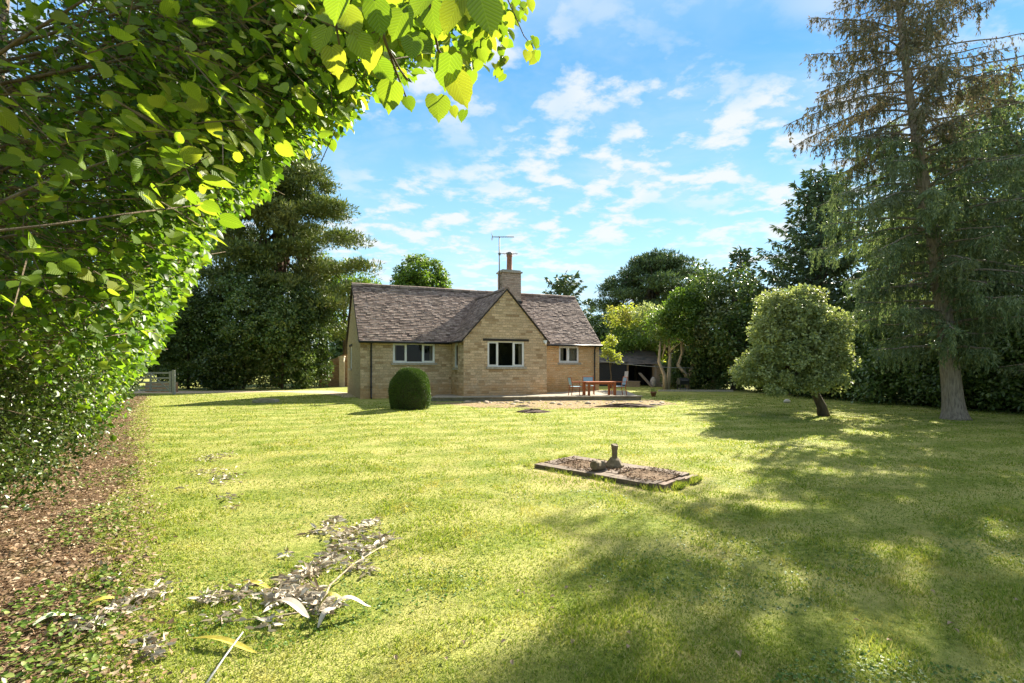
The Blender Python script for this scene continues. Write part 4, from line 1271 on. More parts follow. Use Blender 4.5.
# ================================================================== DEBRIS ON THE LAWN
rg = np.random.default_rng(77)
MT['shrivel'] = leaf_mat('shrivelled_leaf', [(.20, .15, .10), (.48, .42, .33), (.64, .58, .48), (.30, .23, .15), (.78, .73, .62), (.13, .10, .06), (.56, .48, .37)], .1, (1.1, 1, .9), .6)
def curled(name, cen, label, cat='leaf pile', size=.055, k=2):
    P = []; 
    for (x, y, sp_, n) in cen:
        c0 = gpt(x, y); s_ = sp_ / F * c0.y * 1.0; n = int(n * k)
        q = rg.normal(size=(n, 2)) * [s_, s_ * 1.3]
        P.append(np.stack([c0.x + q[:, 0], c0.y + q[:, 1], np.zeros(n)], 1))
    P = np.concatenate(P); n = len(P)
    P[:, 2] = gheight(P[:, 0], P[:, 1]) + .015 + .035 * rg.random(n)
    D = unit(np.stack([rg.normal(size=n), rg.normal(size=n) * .6, rg.normal(size=n) * .25], 1)); N = rdir(rg, n); N[:, 2] = abs(N[:, 2])
    L = size * (.6 + .9 * rg.random(n))
    o = leaves(name, P, D, N, L * 1.15 * (.6 + .7 * rg.random(n)), L * .38, MT['shrivel'], None, 'oval')
    # curl each leaf by folding its sides up strongly
    return tag(o, label, cat, kind='stuff')
curled('dead_leaf_heap', [(335, 520, 5, 22), (325, 530, 6, 30), (345, 535, 8, 55), (362, 528, 7, 36), (375, 522, 4, 16), (380, 540, 6, 34), (366, 550, 8, 50), (345, 548, 7, 40), (352, 568, 6, 26), (368, 572, 4, 16), (330, 560, 7, 40), (318, 568, 7, 44), (305, 577, 8, 50), (290, 585, 8, 46), (300, 598, 10, 75), (318, 604, 7, 40), (335, 608, 5, 20), (278, 600, 9, 44), (250, 590, 4, 12), (285, 555, 3, 9), (388, 540, 3, 10), (322, 615, 5, 18)],
       'heap of grey shrivelled leaves lying across the near lawn', size=.05, k=1.7)
curled('dead_leaf_trail', [(240, 600, 8, 26), (215, 603, 6, 22), (204, 606, 4, 12), (165, 593, 4, 14), (150, 600, 5, 18), (133, 606, 5, 22), (118, 617, 6, 30), (100, 625, 7, 36), (85, 632, 6, 24), (157, 655, 6, 18), (146, 648, 4, 12), (112, 585, 4, 8), (270, 630, 7, 14), (225, 625, 9, 18)],
       'broken trail of grey and brown dead leaves left of the heap', size=.042, k=2.2)
curled('dead_leaf_scatter', [(215, 459, 8, 60), (210, 473, 9, 40), (226, 478, 6, 36), (228, 498, 5, 16), (180, 492, 3, 6), (232, 508, 4, 8), (222, 484, 8, 20)],
       'patch of small dark dead leaves further up the lawn', size=.045, k=1.6)
stem = MB(); p = [gpt(384, 545, .05), gpt(352, 565, .09), gpt(330, 585, .08), gpt(318, 612, .05)]; stem.tube(p, [.003, .005, .007, .008], 6)
o = stem.build('dead_stem', MT['bark_pale'], None, True); tag(o, 'pale dry stem lying through the middle of the leaf heap', 'stem')
stem = MB(); p = [gpt(243, 632, .06), gpt(226, 655, .03), gpt(206, 684, .02)]; stem.tube(p, [.004, .005, .007], 6)
o = stem.build('dead_stem', MT['gate'], None, True); tag(o, 'straight whitish stick crossing the yellow leaf at the bottom', 'stick')
stem = MB(); p = [gpt(316, 609, .03), gpt(280, 616, .03), gpt(225, 622, .02)]; stem.tube(p, [.006, .005, .003], 6)
o = stem.build('dead_stem', MT['bark_pale'], None, True); tag(o, 'thin brown twig trailing left from the foot of the heap', 'twig')


def long_leaf(a, b, w, mat, label, lift=.02, bend=.03, group='long strap leaves on the lawn'):
    a = Vector(a); b = Vector(b); d = b - a; L = d.length; t = d.normalized(); s_ = Vector((-t.y, t.x, 0))
    m = MB(); n = 14; rows = []
    for i in range(n + 1):
        f = i / n
        ww = w * (math.sin(PI * min(1, f * 1.02 + .02)) ** .6) * .5 + .002
        c0 = a + d * f + s_ * bend * math.sin(PI * f) * L + Vector((0, 0, lift * (.4 + .8 * math.sin(PI * f * 1.3)) * (1 if f < .8 else .7)))
        rows.append([c0 + s_ * ww + Vector((0, 0, ww * .35)), c0, c0 - s_ * ww + Vector((0, 0, ww * .35 + .004 * math.sin(6 * f)))])
    for i in range(n):
        for k in range(2): m.face([rows[i][k], rows[i][k + 1], rows[i + 1][k + 1], rows[i + 1][k]])
    o = m.build('strap_leaf', mat, None, True); return tag(o, label, 'strap leaf', group)
MT['lf_yellow'] = simple('yellow_leaf', (.42, .35, .05), .7, .35, 22)
MT['lf_white'] = simple('bleached_leaf', (.52, .56, .40), .5, .15, 12)
MT['lf_grey'] = simple('grey_dead_leaf', (.52, .45, .37), .8, .25, 16)
long_leaf(gpt(33, 627, .03), gpt(76, 614, .03), .07, MT['lf_white'], 'broad pale green strap leaf at the left edge of the lawn', bend=.06)
long_leaf(gpt(118, 600, .02), gpt(80, 608, .03), .045, MT['lf_yellow'], 'short yellow strap leaf just right of the pale one')
long_leaf(gpt(192, 640, .02), gpt(257, 652, .03), .038, MT['lf_yellow'], 'long yellow strap leaf under the whitish stick', bend=.02)
long_leaf(gpt(238, 585, .03), gpt(272, 588, .03), .04, MT['lf_yellow'], 'small yellow strap leaf at the left end of the heap')
long_leaf(gpt(318, 612, .04), gpt(346, 598, .10), .05, MT['lf_yellow'], 'curled yellow strap leaf at the foot of the heap', lift=.05)
long_leaf(gpt(330, 612, .05), gpt(371, 605, .05), .05, MT['lf_grey'], 'silvery strap leaf pointing right from the heap', lift=.05)
long_leaf(gpt(318, 630, .02), gpt(336, 606, .10), .05, MT['lf_grey'], 'silvery strap leaf pointing towards the camera from the heap', lift=.03)
long_leaf(gpt(272, 606, .05), gpt(310, 617, .05), .06, MT['lf_grey'], 'grey strap leaf lying flat on the heap', lift=.04)
# single fallen leaves
fl = None
rnd = random.Random(31)
T, FT = TEMPL['oval']
fl_me = bpy.data.meshes.new('fallen_leaf'); fl_me.from_pydata([(a * .6, b, c * 1.6) for a, b, c in T.tolist()], [], [tuple(q) for q in FT.tolist()]); fl_me.materials.append(MT['litter'])
spots = [(568, 586), (592, 588), (554, 608), (525, 594), (520, 590), (513, 665), (690, 562), (746, 507), (953, 628), (1015, 600), (887, 640), (980, 541), (845, 489), (860, 621), (630, 634), (575, 640), (627, 648), (550, 597), (462, 640), (447, 660), (395, 655), (410, 590), (420, 560), (1000, 515), (930, 590), (560, 494), (506, 640)]
for i, (x_, y_) in enumerate(spots + [(739, 651), (954, 623)]):
    o = bpy.data.objects.new('fallen_leaf', fl_me); COL.objects.link(o); o.location = gpt(x_, y_, .025)
    s_ = .035 if i < len(spots) else (.06 if i == len(spots) else .045); o.scale = (s_, s_, s_); o.rotation_euler = (rnd.uniform(-.4, .4), rnd.uniform(-.4, .4), rnd.uniform(0, 6))
    tag(o, 'small dry brown leaf lying alone on the open lawn' if i < len(spots) else ('largest single brown leaf on the near lawn, in the shade right of centre' if i == len(spots) else 'mid sized brown leaf in the shaded grass near the right edge'), 'leaf', 'single fallen leaves on the lawn')

# ================================================================== TOPIARY AND ROUND TREE
rg = np.random.default_rng(5)
bz = gpt(410, 409)
tb = empty('topiary_bush', (bz.x, bz.y, 0)); tag(tb, 'clipped dome shaped evergreen bush in front of the cottage', 'bush')
n = 42000
th = rg.random(n) * 2 * PI; hh = rg.random(n) ** .8 * 1.36
def dome_r(h): return .68 * (1 - np.clip((h - .55) / .84, 0, 1) ** 2.4) ** .5 * (.90 + .10 * np.clip(h / .4, 0, 1))
# extra on the top cap
rr = dome_r(hh); q = (rg.random(n) < .25); rr = np.where(q, rr * rg.random(n) ** .5, rr)
hh = np.where(q, 1.37 * np.clip(1 - (rr / .68) ** 3.0, 0, 1) ** .42 + .0, hh)
rr = rr * (1 - .10 * rg.random(n) ** 2) + .018 * np.sin(th * 5 + hh * 6)
P = np.stack([rr * np.cos(th), rr * np.sin(th), np.maximum(hh, .02)], 1)
o_ = unit(np.stack([np.cos(th) * .8, np.sin(th) * .8, np.clip((hh - .5), 0, 1) * 1.4], 1))
st_m = (rg.random(n) < .03)[:, None]; P = P * (1 + .05 * st_m * rg.random((n, 1))) + o_ * (.02 * np.sin(P[:, :1] * 9) * np.sin(P[:, 2:3] * 8 + 1)); D = unit(o_ + rg.normal(size=(n, 3)) * .7); leaves('foliage', P, D, unit(rg.normal(size=(n, 3)) + o_), .035 + .02 * rg.random(n), .016, MT['bush_leaf'], tb)
m = MB(); m.lathe([(.5, .03), (.60, .3), (.60, .8), (.45, 1.12), (.1, 1.27)], 16); m.build('inner_twigs', MT['bark_dark'], tb, True)

rt = gpt(824, 416)
broad_tree('round_topped_tree', 'grey green round crowned small tree with leaning trunk standing on the lawn edge', 'tree', (rt.x, rt.y, 0),
           [((-.95, 0, 2.25), (1.1, 1.2, 1.25)), ((-.9, .1, 2.9), (.85, 1.0, .8)), ((-1.95, .1, 1.45), (.55, .8, .45)), ((-.3, .1, 1.95), (.85, 1.0, .95)), ((-.05, .2, 1.2), (.6, .8, .5)), ((-1.2, -.3, 1.45), (1.0, .9, .65)), ((-.75, -.5, 1.05), (.5, .4, .4)), ((-1.65, -.3, 2.15), (.6, .7, .5)), ((-.05, -.3, 2.6), (.5, .6, .45)), ((-1.4, .1, 3.2), (.45, .5, .4)), ((.3, -.2, 1.65), (.45, .5, .4)), ((-.3, -.5, .95), (.55, .45, .38)), ((-1.5, -.5, .9), (.5, .4, .35)), ((.45, 0, 2.3), (.3, .4, .3)), ((-.5, 0, 3.5), (.35, .4, .3)), ((-2.2, 0, 1.1), (.35, .4, .25))],
           760, 72, .20, .080, 'silver_green', [(0, 0, -.05), (-.08, 0, .30), (-.30, .0, .75), (-.6, .02, 1.3), (-.95, .05, 2.3)], [.17, .13, .10, .09, .05], 41, up=.7, limbn=34, droop=.05, barkm='bark_dark', shell=.62)

# ================================================================== CONIFERS
def conifer(name, label, cat, loc, H, z0, prof, nwh, per, seed, mat, barkm, trunk, r0, droop=.35, rise=.25, need=(.13, .035), nd=1.0, dead_from=None, hang=.3, group=None, asym=None, flat=1.0, dead_mat='dead_needle', zone=None):
    """trunk(h)->x,y ; prof(t)->branch length with t from 0 (z0) to 1 (top)"""
    rg = np.random.default_rng(seed); rnd = random.Random(seed)
    root = empty(name, loc); tag(root, label, cat, group)
    mb = MB(); hs_ = np.linspace(0, H, 22)
    def tr(h):
        r = r0 * (1 - .93 * h / H)
        return r * (1 + .55 * math.exp(-h / .20))
    mb.tube([Vector((*trunk(h), h - .05)) for h in [0, .12, .3, .6, 1.0] + list(hs_[2:])], [tr(h) for h in [0, .12, .3, .6, 1.0] + list(hs_[2:])], 14)
    PA = [[], []]; DA = [[], []]; NA = [[], []]; LA = [[], []]
    for w in range(nwh):
        tt = (w + rnd.uniform(0, .6)) / nwh
        h = z0 + (H - z0) * tt
        a0 = rnd.uniform(0, 6.28)
        for b in range(per):
            a = a0 + 2 * PI * b / per + rnd.uniform(-.25, .25)
            L = prof(tt) * rnd.uniform(.62, 1.12) * (asym(a, tt) if asym else 1)
            if L < .25: continue
            bx, by = trunk(h)
            nseg = 7; ca, sa = math.cos(a), math.sin(a)
            dr = droop * rnd.uniform(.7, 1.3); rs = rise * rnd.uniform(.6, 1.4) + (.5 * tt if tt > .7 else 0)
            bend = rnd.uniform(-.3, .3)
            def bp(t):
                al = bend * t * t * L * .4
                return np.array([bx + (ca * t * L - sa * al), by + (sa * t * L + ca * al) * flat, h + L * (rs * t - dr * t * t + .14 * max(0, t - .7) * 2)])
            pts = [bp(k / nseg) for k in range(nseg + 1)]
            mb.tube([Vector(p) for p in pts], [.010 + tr(h) * .22 * (1 - k / nseg) for k in range(nseg + 1)], 4, cap=False)
            deadb = dead_from is not None and (h > dead_from + rnd.uniform(-1.0, 1.0))
            q = 1 if deadb else 0
            dens = nd * (.85 if deadb else 1.0)
            if deadb and rnd.random() < .3: dens *= .3
            ns = max(3, int(L / .13))
            for s in range(ns):
                t = .16 + .84 * (s + rnd.random()) / ns
                if rnd.random() > (0.55 + .6 * t): continue
                p = bp(t)
                for sd_ in (-1, 1):
                    l2 = (.16 + .42 * (1 - t)) * rnd.uniform(.5, 1.2) * min(1, L / 2 + .3)
                    dv = np.array([ca * .55 - sa * sd_, sa * .55 + ca * sd_, -.25 - hang * rnd.random()]); dv /= np.linalg.norm(dv)
                    m_ = max(2, int(l2 / .045 * dens))
                    f = rg.random(m_)
                    Pq = p + dv * (f * l2)[:, None] + np.array([0, 0, -1.0]) * (hang * .5 * f ** 2 * l2)[:, None] + rg.normal(size=(m_, 3)) * .012
                    Dq = dv + rg.normal(size=(m_, 3)) * .45 + np.array([0, 0, -hang * .8])
                    PA[q].append(Pq); DA[q].append(Dq); LA[q].append(np.full(m_, need[0]))
                # tassel hanging straight down
                if rnd.random() < hang * 1.3:
                    lh = rnd.uniform(.15, .55) * min(1.2, .5 + hang)
                    m_ = max(3, int(lh / .035 * dens))
                    f = rg.random(m_)
                    off = rg.normal(size=3) * .05
                    Pq = p + off + np.array([0, 0, -lh]) * f[:, None] + rg.normal(size=(m_, 3)) * .018
                    PA[q].append(Pq); DA[q].append(rg.normal(size=(m_, 3)) * .35 + [0, 0, -1]); LA[q].append(np.full(m_, need[0] * .9))
            # tip
            m_ = 6; PA[q].append(np.repeat(pts[-1][None], m_, 0)); DA[q].append(rg.normal(size=(m_, 3)) * .5 + [ca, sa, -.1]); LA[q].append(np.full(m_, need[0]))
    mb.build('trunk', MT[barkm], root, True)
    for q, (nm, mm) in enumerate((('crown', mat), ('withered_foliage', dead_mat))):
        if not PA[q]: continue
        P = np.concatenate(PA[q]); D = unit(np.concatenate(DA[q])); L = np.concatenate(LA[q]) * (.6 + .8 * rg.random(len(P)))
        leaves(nm, P, D, rdir(rg, len(P)), L, need[1] * (.7 + .7 * rg.random(len(P))), MT[mm], root)
    return root


sp0 = gpt(955, 419)
def sp_trunk(h): return (-.106 * h + .08 * math.sin(h * .45), .03 * h)
def sp_prof(t):      # z0 = 1.9 .. H = 19
    h = 1.9 + 12.1 * t
    if h < 3: return 1.7 + .6 * (h - 1.9)
    if h < 6.5: return 2.6 + .10 * (h - 3)
    return max(.2, 2.95 * (1 - ((h - 6.5) / 8.0) ** 2.6))
conifer('tall_spruce', 'tall leaning spruce with brown withered upper branches at the right lawn edge', 'tree', (sp0.x, sp0.y, 0), 14.0, 1.9, sp_prof, 40, 5, 51, 'spruce', 'bark_spruce', sp_trunk, .25,
        droop=.38, rise=.22, need=(.115, .026), nd=2.9, dead_from=8.0, hang=.75, asym=lambda a, t: 1.0 + (.12 * math.cos(a - PI) if t < .4 else 0))

# darker conifer between the spruce and the round tree
def str_trunk(h): return (.02 * h, 0)
conifer('dark_conifer', 'dark ragged conifer with upswept branch tips behind the round tree', 'tree', (17.6, 29.5, 0), 12.4, .6, lambda t: 4.6 * (1 - t) ** .75 + .3, 34, 6, 53, 'cedar', 'bark_dark', str_trunk, .32,
        droop=.18, rise=.55, need=(.34, .12), nd=.42, hang=.12)
conifer('dark_conifer', 'thin pointed conifer tip rising above the dark mixed tree beyond the barbecue', 'tree', (14.6, 33.0, 0), 8.9, 1.0, lambda t: 2.2 * (1 - t) ** .8 + .2, 22, 5, 54, 'cedar', 'bark_dark', str_trunk, .2,
        droop=.15, rise=.6, need=(.32, .12), nd=.4, hang=.1)
conifer('sparse_conifer', 'small sparse conifer showing above the right end of the roof ridge', 'tree', (4.6, 46, 0), 8.9, 1.0, lambda t: 3.1 * (1 - t) ** .6 + .6, 16, 5, 57, 'cedar', 'bark_dark', str_trunk, .2,
        droop=.25, rise=.55, need=(.42, .16), nd=.30, hang=.1)
# ================================================================== BACKGROUND TREES
def envelope_lobes(seed, H, R_, z0, n=9, ry=None, topness=.5):
    """uneven crown built of several lobes inside a rounded envelope"""
    rd = random.Random(seed); ry = ry or R_; out = [((0, 0, (H + z0) / 2), (R_ * .72, ry * .72, (H - z0) * .46))]
    for i in range(n):
        a = 2 * PI * i / n * 1.618 + rd.uniform(-.3, .3); f = (i + .5) / n
        z = z0 + (H - z0) * (.15 + .7 * f)
        rad = math.sin(PI * (.18 + .64 * (1 - f * topness - .2))) ** .7
        s = rd.uniform(.28, .42)
        out.append(((math.cos(a) * R_ * rad * .68, math.sin(a) * ry * rad * .68, z), (R_ * s, ry * s, (H - z0) * s * .55)))
    return out


T3 = lambda H, r: ([(0, 0, -.05), (.05, 0, H * .3), (-.05, .05, H * .6), (.05, 0, H * .9)], [r, r * .8, r * .5, r * .15])
# pine on the left
pl = []
rd = random.Random(61)
for i in range(40):
    z = 3.6 + 12.4 * (i / 39) ** .95; t = (z - 3.6) / 13
    Rr = 5.4 * (1 - t) ** .55 + .9
    a = i * 2.4; f = rd.uniform(.45, .98)
    pl.append(((math.cos(a) * Rr * f, math.sin(a) * Rr * f * .8, z + rd.uniform(-.4, .4)), (rd.uniform(1.1, 1.9), rd.uniform(1.1, 1.7), rd.uniform(.32, .6))))
for (a, b, c_, r_) in ((5.3, -1, 10.0, 1.2), (5.9, -.5, 8.2, 1.1), (4.2, -1, 12.2, 1.3), (2.8, -1.5, 14.2, 1.4), (1.0, -1, 15.6, 1.3), (-2.5, -1, 13, 1.6), (5.6, -.8, 6.6, 1.2)):
    pl.append(((a, b, c_), (r_, r_, .42)))
for i in range(12):
    a = i * 2.4 + 3.6; pl.append(((math.cos(a) * 2.2, -abs(math.sin(a)) * 2.6 - .4, 6.0 + i * .72), (1.9 - .05 * i, 1.2, .75)))
broad_tree('scots_pine', 'large pine with layered needle pads towering left of the cottage', 'tree', (-16.6, 36, 0), pl, 2100, 55, .6, .28, 'pine',
           [(0, 0, -.05), (.1, 0, 4), (.3, 0, 8), (.1, .1, 12), (.3, 0, 15.8)], [.42, .36, .28, .18, .05], 62, templ='quad', barkm='bark_pine', up=1.1, limbn=46, droop=-.6, flat=.5, wf=.28, shell=.6)
bt = lambda *a, **k: broad_tree(*a, **k)
bt('leafy_tree', 'yellowing leafy tree between the pine and the cottage gable end', 'tree', (-12.9, 39.5, 0), envelope_lobes(3, 9.6, 2.9, 2.2), 330, 34, .55, .20, 'mid_green', *T3(9, .25), 63)
bt('dome_tree', 'bright green dome topped tree rising behind the cottage roof ridge', 'tree', (-9.0, 50, 0), [((0, 0, 8), (2.7, 2.7, 3.9)), ((.8, 0, 7.4), (2.3, 2.3, 3.2)), ((-1.0, 0, 7.2), (2.1, 2.2, 2.9))], 620, 44, .42, .22, 'mid_green', *T3(11, .3), 64, shell=.86)
# shrubs under the pine
for i, (px_, y_, zz, R_, H_, mt, lab) in enumerate((
        (188, 0, 31.5, 2.0, 6.6, 'dark_leaf', 'very dark evergreen shrub directly right of the field gate'),
        (218, 0, 30.8, 1.5, 3.0, 'hedge_leaf', 'lighter sprawling shrub low beside the dark one near the gate'),
        (243, 0, 32.5, 2.6, 7.6, 'laurel', 'tall glossy laurel shrub below the left side of the pine'),
        (282, 0, 32.3, 2.1, 6.6, 'laurel', 'broad glossy shrub with brownish lower leaves below the pine trunk'),
        (305, 0, 33.2, 1.6, 6.6, 'dark_leaf', 'dark shrub closing the gap between the pine and the garden wall'),
        (158, 0, 36.0, 2.8, 8.5, 'dark_leaf', 'tall dark shrub mass beyond the field gate'))):
    bt('evergreen_shrub', lab, 'shrub', ((px_ - 512) / F * zz, zz, 0), envelope_lobes(70 + i, H_, R_, .1, 8), int(200 + 26 * H_ * R_), 42, .32, .15, mt, *T3(H_ * .8, .1), 80 + i, group='evergreen shrubs below the pine', shell=.8, hemi=False, limbn=14)
# right of the cottage, from far to near
cl_ = []
rd = random.Random(7)
for i in range(26):
    z = 5.5 + 8.0 * (i / 25); t = (z - 5.5) / 8.0; Rr = 7.0 * (1 - t ** 1.8) ** .5 * (.75 + .25 * t) + .4; a = i * 2.4; f = rd.uniform(.5, 1)
    cl_.append(((math.cos(a) * Rr * f, math.sin(a) * Rr * f, z), (rd.uniform(1.6, 2.6), rd.uniform(1.6, 2.6), rd.uniform(.45, .8))))
for (a, c_) in ((6.3, 9.2), (5.4, 11), (-6.3, 8.2), (-5.2, 10.2), (3, 13.2), (-1.5, 13.4), (.8, 13.9)): cl_.append(((a, -1, c_), (1.5, 1.5, .5)))
broad_tree('cedar', 'dark flat layered cedar on the skyline right of the cottage', 'tree', (16.6, 60, 0), cl_, 850, 52, .75, .42, 'cedar', [(0, 0, -.05), (.1, 0, 5), (0, 0, 9), (0, 0, 13)], [.6, .5, .35, .1], 91, templ='quad', up=1.2, limbn=40, droop=-.3, flat=.45, wf=.3, shell=.6)
bt('leafy_tree', 'dark green tree just right of the cottage roof corner', 'tree', (9.2, 50, 0), envelope_lobes(9, 6.2, 3.0, 1.0), 260, 34, .6, .26, 'dark_leaf', *T3(5.5, .2), 92)
bt('leafy_tree', 'bright yellow green tree behind the black shed', 'tree', (10.6, 41, 0), envelope_lobes(10, 6.2, 3.0, 1.6, 11), 330, 36, .45, .19, 'yellow_green', *T3(5.5, .2), 93)
bt('leafy_tree', 'low spreading green tree drooping over the black shed roof', 'tree', (9.3, 38.6, 0), envelope_lobes(19, 4.2, 2.3, 1.7, 8), 260, 36, .4, .17, 'mid_green', *T3(3.6, .15), 98)
bt('leafy_tree', 'cream flowered bushy tree overhanging the wooden store', 'tree', (11.6, 37.8, 0), envelope_lobes(12, 6.0, 2.5, 1.6, 10), 330, 36, .4, .17, 'silver_green', *T3(5, .18), 94)
bt('leafy_tree', 'thin yellow sapling in front of the black shed roof', 'tree', (6.35, 33, 0), [((0, 0, 2.6), (.42, .42, .8)), ((-.2, 0, 2.1), (.4, .4, .45)), ((.3, 0, 1.9), (.4, .3, .35))], 60, 22, .16, .12, 'yellow_green', *T3(2.6, .05), 95, limbn=10)
bt('leafy_tree', 'pale multi stemmed tree with curving trunks beside the barbecue', 'tree', (10.3, 31.3, 0), [((.2, 0, 4.4), (1.3, 1.2, 1.5)), ((-1.0, .2, 3.8), (1.0, 1.0, 1.1)), ((1.0, 0, 4.2), (1.0, 1.0, 1.3)), ((.3, 0, 5.3), (.9, .9, .8)), ((-.4, -.4, 3.2), (.9, .8, .6))], 330, 36, .34, .15, 'mid_green',
   [[(-1.0, -.2, -.05), (-1.05, -.2, .9), (-1.35, -.1, 1.7), (-1.2, 0, 3.3)], [(-.75, 0, -.05), (-.7, 0, 1.0), (-.6, .1, 2.0), (-.7, .1, 3.6)], [(.45, 0, -.05), (.35, 0, .9), (-.15, 0, 1.5), (.1, 0, 2.2), (0, 0, 4.2)], [(.5, 0, .4), (.6, 0, 1.1), (.95, 0, 1.9), (.85, 0, 2.9), (.9, 0, 4.4)], [(2.0, 0, -.05), (2.05, 0, .9), (2.2, .05, 1.7), (1.8, 0, 2.0)]],
   [[.13, .11, .09, .04], [.13, .12, .09, .04], [.16, .13, .11, .09, .04], [.12, .11, .09, .07, .04], [.15, .12, .08, .05]], 96, barkm='bark_pale', limbn=22)
bt('mixed_tree', 'large dark mixed evergreen tree right of the barbecue', 'tree', (13.2, 30.5, 0), envelope_lobes(14, 7.4, 2.5, .2, 12), 560, 40, .42, .17, 'laurel', *T3(6.5, .2), 97, hemi=False, shell=.75)
# hedge of dark evergreens along the right side
for i, (x_, y_, R_, H_, mt, lab) in enumerate((
        (11.9, 32.5, 1.8, 4.0, 'dark_leaf', 'dark hedge tree filling the gap behind the barbecue'),
        (15.2, 27.5, 2.0, 4.6, 'dark_leaf', 'dark hedge tree between the large mixed tree and the round tree'),
        (15.3, 23.5, 2.0, 4.4, 'dark_leaf', 'dark hedge tree directly behind the round tree'),
        (15.6, 20.0, 1.9, 3.9, 'laurel', 'glossy hedge shrub just right of the round tree'),
        (16.2, 17.6, 1.8, 3.6, 'dark_leaf', 'dark hedge shrub between the round tree and the spruce trunk'),
        (17.0, 16.0, 1.7, 3.6, 'laurel', 'hedge shrub directly behind the spruce trunk'),
        (17.4, 13.9, 1.8, 3.6, 'dark_leaf', 'dark hedge shrub right of the spruce trunk at the picture edge'))):
    bt('hedge_tree', lab, 'hedge tree', (x_, y_, 0), envelope_lobes(100 + i, H_, R_, .1, 9) + [((0, 0, .7), (R_ * 1.15, R_ * 1.25, .8)), ((0, 0, 1.5), (R_, R_ * 1.1, 1.0))], int(520 + 40 * H_), 42, .33, .13, mt, *T3(H_ * .8, .12), 110 + i, hemi=False, shell=.75, limbn=14, group='dark evergreens along the right side of the lawn')
bt('leafy_tree', 'tall mottled tree filling the sky behind the spruce at the right edge', 'tree', (19.0, 17.5, 0), envelope_lobes(15, 11.6, 3.6, 1.0, 13), 620, 42, .5, .17, 'spruce', *T3(10, .3), 120, shell=.7)
bt('leafy_tree', 'dark tall tree between the dark conifer and the spruce', 'tree', (19.8, 23.5, 0), envelope_lobes(16, 9.4, 3.4, .5, 12), 520, 40, .5, .19, 'cedar', *T3(8, .3), 121, shell=.72)
conifer('drooping_conifer', 'drooping green conifer whose boughs enter at the right edge', 'tree', (16.4, 12.4, 0), 11.0, 1.2, lambda t: 3.2 * (1 - t) ** .6 + .3, 26, 6, 58, 'spruce', 'bark_spruce', str_trunk, .26,
        droop=.35, rise=.25, need=(.14, .04), nd=1.0, hang=.6)
bt('leafy_tree', 'broad dark tree standing off the right side of the lawn near the camera', 'tree', (14.5, 3.0, 0), envelope_lobes(17, 8.5, 3.2, .3, 10), 300, 36, .6, .24, 'dark_leaf', *T3(7, .25), 122)  # unseen tree, added to block the sky reflected in the left window
bt('leafy_tree', 'second broad dark tree off the right side behind the camera', 'tree', (9.0, -5.5, 0), envelope_lobes(18, 8.0, 3.6, .3, 10), 300, 36, .6, .24, 'dark_leaf', *T3(7, .25), 123)  # also unseen, added to keep the window reflection dark
for i, (y_, off_, R_, H_, lab) in enumerate(((1.5, 3.6, 2.2, 7.5, 'dark tree behind the nearest lime, left of the camera'), (4.6, 3.8, 2.2, 8.5, 'dark tree filling the shade behind the nearest lime foliage'), (8.6, 4.2, 2.5, 9.5, 'dark tree behind the small leaved shrubs at the left'), (13.2, 4.2, 2.8, 10.0, 'dark tree behind the second lime tree'), (19.0, 4.6, 3.2, 10.5, 'dark tree behind the farthest lime tree'), (3.0, 3.0, 2.2, 10.5, 'tall dark tree close behind the nearest lime tree'))):
    bt('backing_tree', lab, 'tree', (-6.1 - .74 * (y_ - 6.1) - off_, y_, 0), envelope_lobes(160 + i, H_, R_, .2, 11), 420, 40, .55, .20, 'dark_leaf', *T3(H_ * .85, .2), 170 + i, hemi=False, shell=.6, group='dark trees behind the left hedge')  # added to block sky light and darken the gaps in the lime foliage
# woodland beyond everything, one wide mass
rg = np.random.default_rng(130)
n = 2600
a = rg.random(n); X = -95 + 200 * a; Y = 78 + 10 * rg.random(n) + 6 * np.sin(X * .07); Hh = 3.4 + 2.2 * np.sin(X * .21) + 1.2 * np.sin(X * .53 + 1)
m_ = ~((X > -30) & (X < -100)); C = np.stack([X, Y, np.maximum(.3, Hh * rg.random(n) ** .6)], 1)
P, D, N = clump_leaves(rg, C, np.full((n, 3), 1.5) * [1.3, 1, .8], 34, .5, .1)
wd = leaves('woodland', P, D, N, .75, .45, MT['dark_leaf'], None, 'quad'); tag(wd, 'distant dark woodland closing the horizon behind the garden', 'woodland', kind='stuff')

# ================================================================== LEFT HEDGE AND LIME TREES
EDGE = [(-400, 640), (-60, 528), (0, 512), (30, 492), (60, 455), (85, 378), (110, 348), (130, 338), (150, 296), (165, 268), (190, 262), (205, 240), (230, 208), (270, 186), (310, 166), (345, 150), (365, 138), (385, 116), (398, 122), (430, 108), (470, 70), (500, 30), (530, 0), (700, -40)]
EY = np.array([e[0] for e in EDGE], float); EX = np.array([e[1] for e in EDGE], float)
def inside(P, slack):
    z = np.maximum(P[:, 1], .05); X = 512 + P[:, 0] / z * F; Y = 365 - (P[:, 2] - CAMH) / z * F
    return X < np.interp(Y, EY, EX) + slack
def over(h): return 3.3 * (1 - np.exp(-h / 1.5)) + .13 * h
rg = np.random.default_rng(140)


